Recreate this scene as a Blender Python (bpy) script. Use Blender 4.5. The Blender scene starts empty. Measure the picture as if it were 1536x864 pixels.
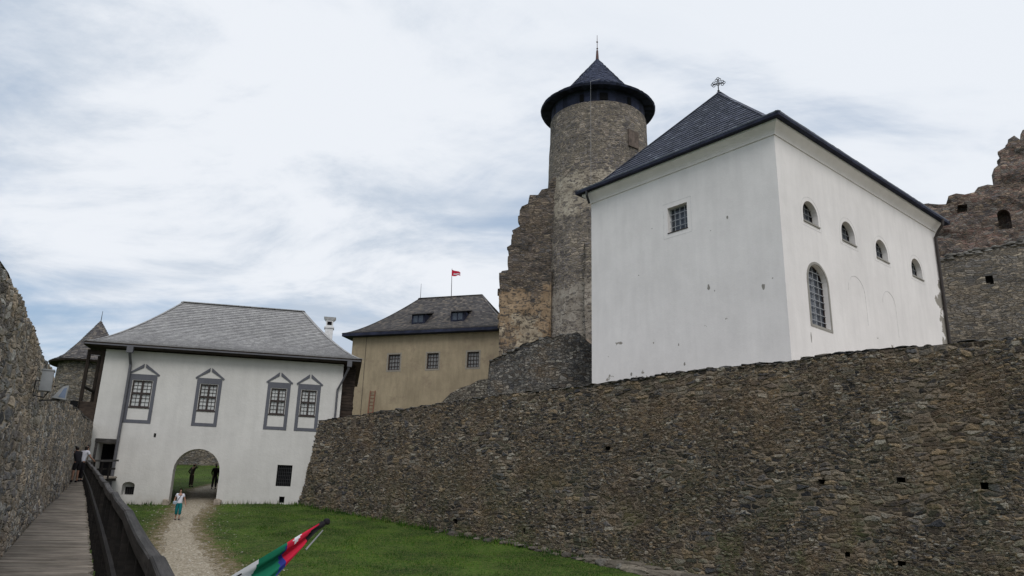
import bpy, bmesh, math, random
import numpy as np
from mathutils import Vector, Matrix, noise
from mathutils.geometry import delaunay_2d_cdt
R = math.radians
random.seed(7); np.random.seed(7)
S = bpy.context.scene
COL = S.collection

# ------------------------------------------------------------ camera
FPX, CX, CY = 1173.0, 768.0, 432.0
_u = np.array([875 - CX, -(-3477 - CY), -FPX]); _u /= np.linalg.norm(_u)
_f = np.array([0, 0, -1.0]); _y = _f - _f.dot(_u) * _u; _y /= np.linalg.norm(_y)
_x = np.cross(_y, _u)
CM = np.array([_x, _y, _u])
cam = bpy.data.objects.new('camera', bpy.data.cameras.new('camera'))
COL.objects.link(cam)
cam.matrix_world = Matrix([list(CM[i]) + [0] for i in range(3)] + [[0, 0, 0, 1]])
cam.data.sensor_width = 36; cam.data.lens = FPX / 1536 * 36
cam.data.clip_start = 0.05; cam.data.clip_end = 5000
S.camera = cam

# ------------------------------------------------------------ world and sun
SUN_AZ, SUN_EL = 170, 47
def nd(nt, t, ins=None, **kw):
    n = nt.nodes.new(t)
    for k, v in kw.items(): setattr(n, k, v)
    for k, v in (ins or {}).items():
        if isinstance(v, bpy.types.NodeSocket): nt.links.new(v, n.inputs[k])
        else: n.inputs[k].default_value = v
    return n
def mth(nt, op, a, b=0.0, c=0.0, clamp=False):
    n = nt.nodes.new('ShaderNodeMath'); n.operation = op; n.use_clamp = clamp
    for i, v in enumerate((a, b, c)):
        if isinstance(v, bpy.types.NodeSocket): nt.links.new(v, n.inputs[i])
        else: n.inputs[i].default_value = v
    return n.outputs[0]
def mixc(nt, fac, a, b, blend='MIX'):
    n = nt.nodes.new('ShaderNodeMix'); n.data_type = 'RGBA'; n.blend_type = blend
    for i, v in ((0, fac), (6, a), (7, b)):
        if isinstance(v, bpy.types.NodeSocket): nt.links.new(v, n.inputs[i])
        else: n.inputs[i].default_value = v if i == 0 else (list(v) + [1])[:4]
    return n.outputs[2]
def smooth(nt, v, a, b, lo=0.0, hi=1.0):
    n = nd(nt, 'ShaderNodeMapRange', {0: v, 1: a, 2: b, 3: lo, 4: hi}, interpolation_type='SMOOTHSTEP')
    return n.outputs[0]
def ramp(nt, v, cols, mode='LINEAR'):
    n = nd(nt, 'ShaderNodeValToRGB', {0: v}); e = n.color_ramp.elements
    n.color_ramp.interpolation = mode
    while len(e) < len(cols): e.new(0.5)
    for i, (p, c) in enumerate(cols):
        e[i].position = p; e[i].color = (list(c) + [1])[:4] if not isinstance(c, float) else (c, c, c, 1)
    return n.outputs[0]
def noi(nt, vec, scale, detail=4, rough=.55, dist=0.0):
    return nd(nt, 'ShaderNodeTexNoise', {'Vector': vec, 'Scale': scale, 'Detail': detail, 'Roughness': rough, 'Distortion': dist})

W = bpy.data.worlds.new('World'); S.world = W; W.use_nodes = True
wt = W.node_tree; wt.nodes.clear()
sky = nd(wt, 'ShaderNodeTexSky', sky_type='NISHITA', sun_disc=False)
sky.sun_elevation = R(SUN_EL); sky.sun_rotation = R(SUN_AZ); sky.air_density = 1.2; sky.dust_density = 1.5; sky.ozone_density = 1.5
tc = nd(wt, 'ShaderNodeTexCoord'); sp = nd(wt, 'ShaderNodeSeparateXYZ', {0: tc.outputs['Generated']})
zz = mth(wt, 'ADD', mth(wt, 'MAXIMUM', sp.outputs[2], 0.0), 0.16)
cv = nd(wt, 'ShaderNodeCombineXYZ', {0: mth(wt, 'DIVIDE', sp.outputs[0], zz), 1: mth(wt, 'DIVIDE', sp.outputs[1], zz), 2: 0.0}).outputs[0]
mp = nd(wt, 'ShaderNodeMapping', {0: cv, 'Rotation': (0, 0, R(38)), 'Scale': (0.8, 1.15, 1), 'Location': (3.1, 1.7, 0)}).outputs[0]
n1 = noi(wt, mp, 1.1, 7, .56, .5).outputs[0]
n2 = noi(wt, mp, 3.2, 6, .6, .7).outputs[0]
dens = mth(wt, 'ADD', mth(wt, 'MULTIPLY', n1, .75), mth(wt, 'MULTIPLY', n2, .25))
# thinner cloud low on the left, where blue shows
side = smooth(wt, mth(wt, 'SUBTRACT', mth(wt, 'MULTIPLY', sp.outputs[0], -1.0), mth(wt, 'MULTIPLY', sp.outputs[2], .95)), -0.35, 0.42)
dens2 = mth(wt, 'SUBTRACT', dens, mth(wt, 'MULTIPLY', side, 0.15))
cover = smooth(wt, dens2, 0.24, 0.46)
shade = smooth(wt, noi(wt, mp, 1.7, 8, .62, .5).outputs[0], 0.34, 0.58)
CK = 10.0
cloud = mixc(wt, shade, (CK * .52, CK * .60, CK * .71), (CK * .85, CK * .885, CK * .94))
zen = smooth(wt, mth(wt, 'ADD', sp.outputs[2], mth(wt, 'MULTIPLY', sp.outputs[0], 1.1)), 0.05, 0.95)
cloud = mixc(wt, zen, cloud, (CK * .835, CK * .875, CK * .935))
skyb = mixc(wt, 0.55, sky.outputs[0], (CK * .42, CK * .56, CK * .76))
wc = mixc(wt, cover, skyb, cloud)
bg = nd(wt, 'ShaderNodeBackground', {0: wc, 1: 0.1})
nd(wt, 'ShaderNodeOutputWorld', {0: bg.outputs[0]})

sl = bpy.data.lights.new('sun', 'SUN'); sl.energy = 1.35; sl.angle = R(26); sl.color = (1, .965, .93)
so = bpy.data.objects.new('sun', sl); COL.objects.link(so)
sd = Vector((math.sin(R(SUN_AZ)) * math.cos(R(SUN_EL)), math.cos(R(SUN_AZ)) * math.cos(R(SUN_EL)), math.sin(R(SUN_EL))))
so.rotation_euler = sd.to_track_quat('Z', 'Y').to_euler()
S.view_settings.view_transform = 'Standard'; S.view_settings.look = 'None'
S.view_settings.exposure = 0.0; S.view_settings.gamma = 1
S.render.engine = 'CYCLES'
S.cycles.max_bounces = 5; S.cycles.diffuse_bounces = 3

# ------------------------------------------------------------ surveying helpers: photo bearing -> place
def ray(px, py):
    v = np.array([px - CX, -(py - CY), -FPX]); v /= np.linalg.norm(v); return CM @ v
def at_y(px, py, Y):
    r = ray(px, py); return Vector(r * Y / r[1])
class Frame:
    """vertical plane through o, running along bearing az; n points to the viewer's side"""
    def __init__(s, o, az, n_off=0.0):
        s.d = Vector((math.sin(R(az)), math.cos(R(az)), 0)); s.n = Vector((s.d.y, -s.d.x, 0))
        if s.n.dot(Vector((o[0], o[1], 0))) > 0: s.n = -s.n
        s.o = Vector((o[0], o[1], 0)) + s.n * n_off
    def sz(s, px, py, n=0.0):
        r = Vector(ray(px, py)); o = s.o + s.n * n
        p = r * (s.n.dot(o) / s.n.dot(r)); return (p - o).dot(s.d), p.z
    def p(s, a, z, n=0.0): return s.o + s.d * a + s.n * n + Vector((0, 0, z))

# ------------------------------------------------------------ mesh building
OFF = {}
class MB:
    def __init__(s): s.v = []; s.f = []; s.uv = []; s.mi = []; s.c = []
    def face(s, pts, uv=None, mi=0, c=None):
        b = len(s.v); s.v += [tuple(p) for p in pts]; s.f.append(tuple(range(b, b + len(pts))))
        s.uv.append(uv or [(0, 0)] * len(pts)); s.mi.append(mi); s.c.append(c if c is not None else random.random())
    def hexa(s, P, mi=0, c=None):   # P: 8 points, bottom ring 0-3, top ring 4-7
        c = random.random() if c is None else c
        for q in ((3, 2, 1, 0), (4, 5, 6, 7), (0, 1, 5, 4), (1, 2, 6, 5), (2, 3, 7, 6), (3, 0, 4, 7)):
            pts = [Vector(P[i]) for i in q]
            l = (pts[1] - pts[0]).length; h = (pts[2] - pts[1]).length
            s.face(pts, [(0, 0), (l, 0), (l, h), (0, h)], mi, c)
    def box(s, x0, x1, y0, y1, z0, z1, mi=0, c=None):
        s.hexa([(x0, y0, z0), (x1, y0, z0), (x1, y1, z0), (x0, y1, z0), (x0, y0, z1), (x1, y0, z1), (x1, y1, z1), (x0, y1, z1)], mi, c)
    def fbox(s, F, s0, s1, z0, z1, n0, n1, mi=0, c=None):
        s.hexa([F.p(s0, z0, n1), F.p(s1, z0, n1), F.p(s1, z0, n0), F.p(s0, z0, n0),
                F.p(s0, z1, n1), F.p(s1, z1, n1), F.p(s1, z1, n0), F.p(s0, z1, n0)], mi, c)
    def beam(s, a, b, w, h, up=Vector((0, 0, 1)), mi=0, c=None):
        a = Vector(a); b = Vector(b); d = (b - a).normalized(); x = d.cross(up)
        x = x.normalized() if x.length > 1e-4 else Vector((1, 0, 0)); y = x.cross(d)
        x = x * w / 2; y = y * h / 2
        s.hexa([a - x - y, a + x - y, b + x - y, b - x - y, a - x + y, a + x + y, b + x + y, b - x + y], mi, c)
    def tube(s, pts, r, n=8, mi=0, c=None, cap=True):
        pts = [Vector(p) for p in pts]; c = random.random() if c is None else c
        rr = r if isinstance(r, (list, tuple)) else [r] * len(pts)
        rings = []; acc = 0
        for i, p in enumerate(pts):
            d = (pts[min(i + 1, len(pts) - 1)] - pts[max(i - 1, 0)]).normalized()
            x = d.cross(Vector((0.13, 0.21, 1))).normalized() if abs(d.z) < .97 else d.cross(Vector((0, 1, .1))).normalized()
            y = x.cross(d)
            if rings and (x - px_).length > 1.4: x = -x; y = -y
            px_ = x
            rings.append([p + (x * math.cos(2 * math.pi * k / n) + y * math.sin(2 * math.pi * k / n)) * rr[i] for k in range(n)])
        for i in range(len(rings) - 1):
            for k in range(n):
                s.face([rings[i][k], rings[i + 1][k], rings[i + 1][(k + 1) % n], rings[i][(k + 1) % n]], None, mi, c)
        if cap: s.face(rings[0], None, mi, c); s.face(rings[-1][::-1], None, mi, c)
    def prism(s, F, poly, n0, n1, mi=0, c=None):  # poly in (s,z), between offsets n0 < n1
        c = random.random() if c is None else c
        s.face([F.p(a, z, n1) for a, z in poly], [(a, z) for a, z in poly], mi, c)
        s.face([F.p(a, z, n0) for a, z in poly][::-1], [(a, z) for a, z in poly][::-1], mi, c)
        m = len(poly); acc = 0
        for i in range(m):
            a, b = poly[i], poly[(i + 1) % m]; l = math.dist(a, b)
            s.face([F.p(*a, n1), F.p(*a, n0), F.p(*b, n0), F.p(*b, n1)], [(acc, 0), (acc, n1 - n0), (acc + l, n1 - n0), (acc + l, 0)], mi, c)
            acc += l
    def rock(s, p, rx, ry, rz, rot=0.0, mi=0, seed=None, sub=2, blocky=.55, c=None):
        c = random.random() if c is None else c
        bm = bmesh.new(); bmesh.ops.create_icosphere(bm, subdivisions=sub, radius=1)
        o = Vector((random.random() * 99, random.random() * 99, 0)); M = Matrix.Rotation(rot, 3, 'Z')
        vs = []
        for v in bm.verts:
            q = v.co.copy(); m = max(abs(q.x), abs(q.y), abs(q.z)); q = q.lerp(q / m, blocky)
            q *= 1 + .22 * noise.noise(q * 1.3 + o)
            vs.append(M @ Vector((q.x * rx, q.y * ry, q.z * rz)) + Vector(p))
        for f in bm.faces: s.face([vs[v.index] for v in f.verts], [(vs[v.index].x + vs[v.index].y, vs[v.index].z) for v in f.verts], mi, c)
        bm.free()
    def me(s, name, mats):
        v = np.array(s.v, dtype=float).reshape(-1, 3)
        m = bpy.data.meshes.new(name); m.from_pydata(v.tolist(), [], s.f)
        uvl = m.uv_layers.new(name='UVMap'); uvl.data.foreach_set('uv', [x for f in s.uv for p in f for x in p])
        at = m.attributes.new('rnd', 'FLOAT', 'FACE'); at.data.foreach_set('value', s.c)
        for mt in mats: m.materials.append(mt)
        m.polygons.foreach_set('material_index', s.mi)
        return m
    def build(s, name, mat, parent=None, weld=False, smooth_=False, origin=None):
        mats = mat if isinstance(mat, (list, tuple)) else [mat]
        m = s.me(name, mats)
        return link(name, m, parent, origin, weld, smooth_)
def link(name, m, parent=None, origin=None, weld=False, smooth_=False):
    if parent is None:
        if origin is None:
            n = len(m.vertices); co = np.empty(n * 3); m.vertices.foreach_get('co', co); co = co.reshape(-1, 3)
            mn, mx = co.min(0), co.max(0); origin = Vector(((mn[0] + mx[0]) / 2, (mn[1] + mx[1]) / 2, mn[2]))
        off = Vector(origin)
    else: off = OFF[parent.name]
    m.transform(Matrix.Translation(-off))
    if weld:
        bm = bmesh.new(); bm.from_mesh(m); bmesh.ops.remove_doubles(bm, verts=bm.verts, dist=1e-4); bm.to_mesh(m); bm.free()
    if smooth_: m.polygons.foreach_set('use_smooth', [True] * len(m.polygons))
    o = bpy.data.objects.new(name, m); COL.objects.link(o)
    if parent is not None: o.parent = parent
    else: o.location = off
    OFF[o.name] = off
    return o
def thing(name, label, cat, loc, group=None):
    o = bpy.data.objects.new(name, None); COL.objects.link(o); o.location = loc; o.empty_display_size = .5
    OFF[o.name] = Vector(loc); return tag(o, label, cat, group)
def tag(o, label, cat, group=None, kind=None):
    o['label'] = label; o['category'] = cat
    if group: o['group'] = group
    if kind: o['kind'] = kind
    return o
def cut(o, cutters):
    """subtract prisms (MB) from a mesh object, for good"""
    tmp = []
    for mb in cutters:
        m = mb.me('cutter', list(o.data.materials)); m.transform(Matrix.Translation(-OFF[o.name]))
        bm = bmesh.new(); bm.from_mesh(m); bmesh.ops.remove_doubles(bm, verts=bm.verts, dist=1e-5)
        bmesh.ops.recalc_face_normals(bm, faces=bm.faces); bm.to_mesh(m); bm.free()
        c = bpy.data.objects.new('cutter', m); COL.objects.link(c); c.parent = o.parent; c.location = o.location
        md = o.modifiers.new('b', 'BOOLEAN'); md.operation = 'DIFFERENCE'; md.solver = 'EXACT'; md.object = c; tmp.append(c)
    bpy.context.view_layer.update()
    dg = bpy.context.evaluated_depsgraph_get(); nm = bpy.data.meshes.new_from_object(o.evaluated_get(dg))
    o.modifiers.clear(); o.data = nm
    for c in tmp: bpy.data.objects.remove(c)
def fixn(o):
    bm = bmesh.new(); bm.from_mesh(o.data); bmesh.ops.remove_doubles(bm, verts=bm.verts, dist=1e-4)
    bmesh.ops.recalc_face_normals(bm, faces=bm.faces); bm.to_mesh(o.data); bm.free()
def arch(s0, s1, z0, zt, n=14, rise=None):
    """rectangle with a round head"""
    r = (s1 - s0) / 2; rise = rise or r; c = (s0 + s1) / 2
    return [(s0, z0), (s1, z0)] + [(c + r * math.cos(t), zt - rise + rise * math.sin(t)) for t in [math.pi * k / n for k in range(n + 1)]]

# ------------------------------------------------------------ materials
def new_mat(name, rough=.9, spec=.2):
    m = bpy.data.materials.new(name); m.use_nodes = True; nt = m.node_tree; nt.nodes.clear()
    b = nd(nt, 'ShaderNodeBsdfPrincipled'); b.inputs['Roughness'].default_value = rough
    b.inputs['Specular IOR Level'].default_value = spec
    out = nd(nt, 'ShaderNodeOutputMaterial', {0: b.outputs[0]})
    return m, nt, b, out
def bump(nt, b, h, strength=.5, dist=.02):
    n = nd(nt, 'ShaderNodeBump', {'Height': h, 'Strength': strength, 'Distance': dist}); nt.links.new(n.outputs[0], b.inputs['Normal'])

def stone(name, big=(.42, .17), small=(.2, .08), pal=None, mortar=(.215, .19, .16), disp=.07, real=True, mix_bias=.5,
          stain=(.30, .20, .10), stain_amt=.45, patches=(), gain=1.0, joint=.10, moss=None, dark_top=None):
    m, nt, b, out = new_mat(name, .93, .15)
    uv = nd(nt, 'ShaderNodeTexCoord').outputs['UV']
    geo = nd(nt, 'ShaderNodeNewGeometry').outputs['Position']
    vs = lambda op, a, c, sc=None: nd(nt, 'ShaderNodeVectorMath', {0: a, 1: c} if sc is None else {0: a, 3: sc}, operation=op).outputs[0]
    w1 = vs('SCALE', vs('SUBTRACT', noi(nt, uv, .55, 2).outputs[1], (.5, .5, .5)), None, .55)
    w2 = vs('SCALE', vs('SUBTRACT', noi(nt, uv, 3.5, 2).outputs[1], (.5, .5, .5)), None, .16)
    uw = vs('ADD', vs('ADD', uv, w1), w2)
    lay = []
    for (a, c) in (big, small):
        sc = vs('MULTIPLY', uw, (1 / a, 1 / c, 1))
        v1 = nd(nt, 'ShaderNodeTexVoronoi', {'Vector': sc, 'Scale': 1.0, 'Randomness': .88}, voronoi_dimensions='2D', distance='CHEBYCHEV')
        v2 = nd(nt, 'ShaderNodeTexVoronoi', {'Vector': sc, 'Scale': 1.0, 'Randomness': .88}, voronoi_dimensions='2D', distance='CHEBYCHEV', feature='F2')
        lay.append((v1.outputs['Color'], mth(nt, 'MULTIPLY', mth(nt, 'SUBTRACT', v2.outputs['Distance'], v1.outputs['Distance']), .6)))
    mk = smooth(nt, noi(nt, uv, .42, 4, .65).outputs[0], mix_bias - .035, mix_bias + .035)
    rc = mixc(nt, mk, lay[0][0], lay[1][0]); ed = nd(nt, 'ShaderNodeMix', {0: mk, 2: lay[0][1], 3: lay[1][1]}).outputs[0]
    rs = nd(nt, 'ShaderNodeSeparateColor', {0: rc}); r, g, bl = rs.outputs
    pal = pal or [(.075, .08, .088), (.12, .118, .115), (.16, .14, .11), (.10, .085, .07), (.21, .15, .09), (.19, .185, .17), (.055, .058, .065)]
    base = ramp(nt, r, [(i / len(pal), tuple(c_ * gain for c_ in c)) for i, c in enumerate(pal)], 'CONSTANT')
    base = mixc(nt, 1.0, base, nd(nt, 'ShaderNodeCombineColor', {i: smooth(nt, g, 0, 1, .62, 1.45) for i in range(3)}).outputs[0], 'MULTIPLY')
    fine = noi(nt, uv, 14, 6, .7).outputs[0]
    base = mixc(nt, 1.0, base, ramp(nt, fine, [(.28, (.45, .45, .45)), (.5, (.95, .95, .95)), (.72, (1.7, 1.68, 1.6))]), 'MULTIPLY')
    stn = smooth(nt, noi(nt, uv, .33, 5, .68).outputs[0], .47, .66)
    base = mixc(nt, mth(nt, 'MULTIPLY', stn, stain_amt), base, mixc(nt, .5, base, tuple(c_ * gain for c_ in stain), 'MIX'))
    stn2 = smooth(nt, noi(nt, vs('ADD', uv, (31, 17, 0)), .25, 5, .65).outputs[0], .5, .68)
    base = mixc(nt, mth(nt, 'MULTIPLY', stn2, .6), base, mixc(nt, 1.0, base, (.55, .57, .62), 'MULTIPLY'))
    # pale lichen and lime flecks
    fl = smooth(nt, noi(nt, uv, 5.5, 5, .75).outputs[0], .64, .74)
    base = mixc(nt, mth(nt, 'MULTIPLY', fl, .55), base, (.30 * gain, .29 * gain, .26 * gain))
    if moss:
        ms = smooth(nt, noi(nt, vs('ADD', uv, (5, 71, 0)), .5, 5, .7).outputs[0], .45, .62)
        zr = smooth(nt, nd(nt, 'ShaderNodeSeparateXYZ', {0: geo}).outputs[2], moss[1], moss[0])
        base = mixc(nt, mth(nt, 'MULTIPLY', mth(nt, 'MULTIPLY', ms, zr), .65), base, (.085, .095, .035))
    jw = mth(nt, 'ADD', joint * .6, mth(nt, 'MULTIPLY', bl, joint))
    jt = smooth(nt, mth(nt, 'DIVIDE', ed, jw), .15, 1.0)
    mo = mixc(nt, 1.0, tuple(c_ * gain for c_ in mortar), ramp(nt, noi(nt, uv, 2.2, 5, .7).outputs[0], [(.3, (.35, .35, .36)), (.7, (1.35, 1.3, 1.2))]), 'MULTIPLY')
    colr = mixc(nt, jt, mo, base)
    dome = smooth(nt, mth(nt, 'DIVIDE', ed, mth(nt, 'ADD', jw, .05)), 0.0, 1.0)
    h = mth(nt, 'MULTIPLY', dome, smooth(nt, g, 0, 1, .35, 1.0))
    pit = smooth(nt, noi(nt, uv, 1.7, 5, .7).outputs[0], .2, .8)
    h = mth(nt, 'ADD', h, mth(nt, 'MULTIPLY', fine, .7)); h = mth(nt, 'ADD', h, mth(nt, 'MULTIPLY', pit, 1.0))
    for (pc, z0, z1, sc_, thr) in patches:      # surviving lime render
        z = nd(nt, 'ShaderNodeSeparateXYZ', {0: geo}).outputs[2]
        zr = mth(nt, 'MULTIPLY', smooth(nt, z, z0 - 1.2, z0 + 1.2), smooth(nt, z, z1 + 1.2, z1 - 1.2))
        q = noi(nt, vs('ADD', geo, (z0, 3, 1)), sc_, 6, .72).outputs[0]
        pm = smooth(nt, mth(nt, 'ADD', q, mth(nt, 'MULTIPLY', mth(nt, 'SUBTRACT', zr, 1.0), .5)), thr, thr + .05)
        pcol = mixc(nt, 1.0, pc, ramp(nt, noi(nt, geo, 1.1, 6, .75).outputs[0], [(.3, (.55, .5, .46)), (.7, (1.25, 1.25, 1.22))]), 'MULTIPLY')
        pm = mth(nt, 'MULTIPLY', pm, smooth(nt, noi(nt, uv, 4.5, 4, .7).outputs[0], .63, .54)); pm = mth(nt, 'MULTIPLY', pm, mth(nt, 'ADD', .25, mth(nt, 'MULTIPLY', smooth(nt, r, .80, .72), .75)))
        colr = mixc(nt, pm, colr, pcol)
        flat = mth(nt, 'ADD', 1.25, mth(nt, 'MULTIPLY', fine, .3))
        h = nd(nt, 'ShaderNodeMix', {0: pm, 2: h, 3: flat}).outputs[0]
    nt.links.new(colr, b.inputs['Base Color'])
    if real:
        d = nd(nt, 'ShaderNodeDisplacement', {'Height': h, 'Midlevel': .9, 'Scale': disp})
        nt.links.new(d.outputs[0], out.inputs['Displacement']); m.displacement_method = 'BOTH'
    else: bump(nt, b, h, 1.0, disp)
    return m

def plaster(name, col, mott=.12, stainc=None, bstr=.35, zstain=None):
    m, nt, b, out = new_mat(name, .92, .12)
    g = nd(nt, 'ShaderNodeNewGeometry').outputs['Position']
    n = noi(nt, g, .35, 6, .65).outputs[0]; n2_ = noi(nt, nd(nt, 'ShaderNodeMapping', {0: g, 'Scale': (3, 3, .5)}).outputs[0], .7, 5, .6).outputs[0]
    c = mixc(nt, 1.0, col, ramp(nt, n, [(.3, (1 - mott,) * 3), (.7, (1 + mott * .6,) * 3)]), 'MULTIPLY')
    c = mixc(nt, 1.0, c, ramp(nt, n2_, [(.35, (1 - mott * .7,) * 3), (.6, (1.0,) * 3)]), 'MULTIPLY')
    if stainc: c = mixc(nt, smooth(nt, noi(nt, g, .8, 6, .7).outputs[0], .5, .7), c, stainc)
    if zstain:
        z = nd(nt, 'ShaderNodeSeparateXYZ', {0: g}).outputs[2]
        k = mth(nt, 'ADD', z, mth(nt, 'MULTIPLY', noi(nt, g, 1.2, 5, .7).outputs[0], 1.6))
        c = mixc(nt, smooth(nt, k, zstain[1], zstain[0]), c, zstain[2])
    nt.links.new(c, b.inputs['Base Color'])
    h = mth(nt, 'ADD', mth(nt, 'MULTIPLY', noi(nt, g, 1.3, 5, .6).outputs[0], 3.0), noi(nt, g, 9, 4, .7).outputs[0])
    bump(nt, b, h, bstr, .03)
    return m
def shingle(name, cols, rough=.8, spec=.3):
    m, nt, b, out = new_mat(name, rough, spec)
    a = nd(nt, 'ShaderNodeAttribute', attribute_name='rnd').outputs['Fac']
    g = nd(nt, 'ShaderNodeNewGeometry').outputs['Position']
    c = ramp(nt, a, [(i / (len(cols) - 1), c_) for i, c_ in enumerate(cols)])
    c = mixc(nt, 1.0, c, ramp(nt, noi(nt, g, .45, 5, .65).outputs[0], [(.3, (.86,) * 3), (.7, (1.12,) * 3)]), 'MULTIPLY')
    c = mixc(nt, 1.0, c, ramp(nt, noi(nt, g, 11, 3, .65).outputs[0], [(.3, (.75,) * 3), (.7, (1.2,) * 3)]), 'MULTIPLY')
    nt.links.new(c, b.inputs['Base Color']); bump(nt, b, noi(nt, g, 25, 3).outputs[0], .3, .01)
    return m
def wood(name, c0, c1, scale=1.0, rough=.85, rn=.5):
    m, nt, b, out = new_mat(name, rough, .25)
    a = nd(nt, 'ShaderNodeAttribute', attribute_name='rnd').outputs['Fac']
    uv = nd(nt, 'ShaderNodeTexCoord').outputs['UV']
    off = nd(nt, 'ShaderNodeVectorMath', {0: uv, 1: nd(nt, 'ShaderNodeCombineXYZ', {0: mth(nt, 'MULTIPLY', a, 37.0), 1: mth(nt, 'MULTIPLY', a, 11.0)}).outputs[0]}, operation='ADD').outputs[0]
    g = noi(nt, nd(nt, 'ShaderNodeMapping', {0: off, 'Scale': (2.2 * scale, 26 * scale, 1)}).outputs[0], 1.0, 6, .65, .4).outputs[0]
    n = noi(nt, off, 1.3, 4).outputs[0]
    c = mixc(nt, smooth(nt, g, .3, .7), c0, c1)
    c = mixc(nt, 1.0, c, ramp(nt, n, [(.3, (.58,) * 3), (.7, (1.35,) * 3)]), 'MULTIPLY')
    c = mixc(nt, 1.0, c, ramp(nt, noi(nt, nd(nt, 'ShaderNodeNewGeometry').outputs['Position'], 1.1, 5, .7).outputs[0], [(.35, (.72, .70, .66)), (.62, (1.18, 1.16, 1.12))]), 'MULTIPLY')
    c = mixc(nt, 1.0, c, ramp(nt, a, [(0, (1 - rn,) * 3), (1, (1 + rn * .6,) * 3)]), 'MULTIPLY')
    nt.links.new(c, b.inputs['Base Color']); bump(nt, b, g, .7, .012)
    return m
def plain(name, col, rough=.7, spec=.3, metal=0.0, var=.15, ns=6.0, bs=.15):
    m, nt, b, out = new_mat(name, rough, spec); b.inputs['Metallic'].default_value = metal
    g = nd(nt, 'ShaderNodeTexCoord').outputs['Object']
    n = noi(nt, g, ns, 4, .6).outputs[0]
    nt.links.new(mixc(nt, 1.0, col, ramp(nt, n, [(.3, (1 - var,) * 3), (.7, (1 + var,) * 3)]), 'MULTIPLY'), b.inputs['Base Color'])
    bump(nt, b, n, bs, .01); return m

M_MAIN = stone('rubble_grey_brown', (.46, .16), (.21, .072), disp=.09, stain_amt=.85, stain=(.225, .15, .085), mix_bias=.485, moss=(-2.5, 4.5), gain=.93, mortar=(.22, .185, .145), joint=.12,
               pal=[(.08, .077, .077), (.14, .125, .108), (.175, .145, .11), (.115, .093, .074), (.20, .152, .10), (.24, .22, .185), (.048, .048, .052), (.145, .12, .095), (.04, .038, .037), (.13, .12, .09)])
M_LEFT = stone('rubble_warm', (.26, .14), (.14, .075), pal=[(.11, .1, .095), (.15, .135, .115), (.19, .16, .13), (.13, .125, .12), (.22, .18, .14), (.21, .2, .185), (.075, .073, .073)],
               disp=.05, stain=(.32, .235, .15), stain_amt=.8, gain=1.45)
M_TOWER = stone('tower_rubble', (.55, .2), (.3, .12), gain=1.2, pal=[(.13, .118, .115), (.18, .16, .145), (.22, .185, .155), (.15, .135, .13), (.25, .215, .18), (.11, .10, .10)],
                mortar=(.24, .215, .18), disp=.10, real=False, stain=(.36, .30, .22), stain_amt=.5, joint=.14,
                patches=[((.40, .36, .30), 23.0, 28.0, .30, .45), ((.33, .30, .265), 12.0, 18.5, .28, .43), ((.40, .32, .26), 11.0, 14.0, .5, .48)])
M_RUIN = stone('ruin_rubble', (.55, .17), (.3, .1), pal=[(.10, .092, .09), (.14, .12, .105), (.17, .14, .11), (.12, .10, .09), (.19, .155, .12), (.085, .08, .08)],
               mortar=(.13, .115, .10), disp=.12, real=False, stain=(.26, .19, .13), stain_amt=.6, gain=1.15,
               patches=[((.31, .23, .155), 12.0, 18.6, .45, .44), ((.38, .325, .25), 11.5, 16.5, .42, .49)])
M_RUINR = stone('ruin_red_rubble', (.6, .19), (.33, .12), pal=[(.12, .10, .095), (.17, .135, .115), (.15, .10, .085), (.13, .12, .11), (.20, .155, .12), (.10, .09, .09)],
                mortar=(.17, .14, .12), disp=.14, real=False, stain=(.22, .13, .095), stain_amt=.45, gain=1.4,
                patches=[((.21, .115, .09), 18.5, 21.5, .35, .51)])
M_LOWR = stone('terrace_rubble', (.6, .16), (.33, .10), pal=[(.12, .115, .11), (.16, .145, .125), (.19, .165, .135), (.14, .13, .12), (.22, .19, .15)], mortar=(.12, .11, .095),
               disp=.12, real=False, stain=(.28, .22, .15), gain=1.25)
M_MOUND = stone('bastion_rubble', (.42, .16), (.26, .1), pal=[(.10, .10, .098), (.14, .135, .125), (.19, .18, .165), (.085, .085, .088), (.24, .225, .20), (.12, .105, .09)],
                mortar=(.10, .095, .088), disp=.12, real=False, stain_amt=.5, gain=.95)
M_CHAPEL = plaster('white_limewash', (.74, .71, .695), .08, bstr=.16)
M_GATE = plaster('cream_limewash', (.56, .545, .52), .10, zstain=(.5, 1.9, (.36, .31, .25)))
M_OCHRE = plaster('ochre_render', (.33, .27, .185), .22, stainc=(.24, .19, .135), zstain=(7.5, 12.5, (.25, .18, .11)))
M_GREYP = plaster('grey_painted_render', (.115, .118, .135), .12)
M_BARE = plaster('bare_render', (.30, .285, .26), .25)
M_SH_GREY = shingle('grey_shingles', [(.26, .255, .258), (.29, .285, .288), (.315, .31, .31), (.36, .355, .352)])
M_SH_OLD = shingle('old_shingles', [(.06, .055, .058), (.085, .08, .08), (.115, .105, .10), (.18, .155, .13)])
M_SH_DARK = shingle('dark_shingles', [(.030, .034, .055), (.036, .04, .064), (.040, .045, .07), (.046, .051, .08), (.05, .056, .086), (.052, .058, .09), (.055, .06, .095), (.06, .065, .10), (.15, .165, .21)], .6, .4)  # palest last tone is the painted highlight of the chapel riser edges
M_SLATE = shingle('slate_blue', [(.026, .032, .062), (.032, .040, .075), (.040, .050, .09), (.046, .056, .10)], .7, .3)  # blue-black slate, its blue raised to paint in bluish flare
M_DWOOD = wood('dark_wood', (.018, .013, .011), (.05, .036, .028))
M_SOFF = wood('soffit_boards', (.018, .022, .045), (.03, .036, .068))  # blue in these boards is flare painted into the wood colour
M_RAIL = wood('weathered_rail', (.028, .026, .027), (.085, .08, .08), .8, .75, .25)
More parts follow.
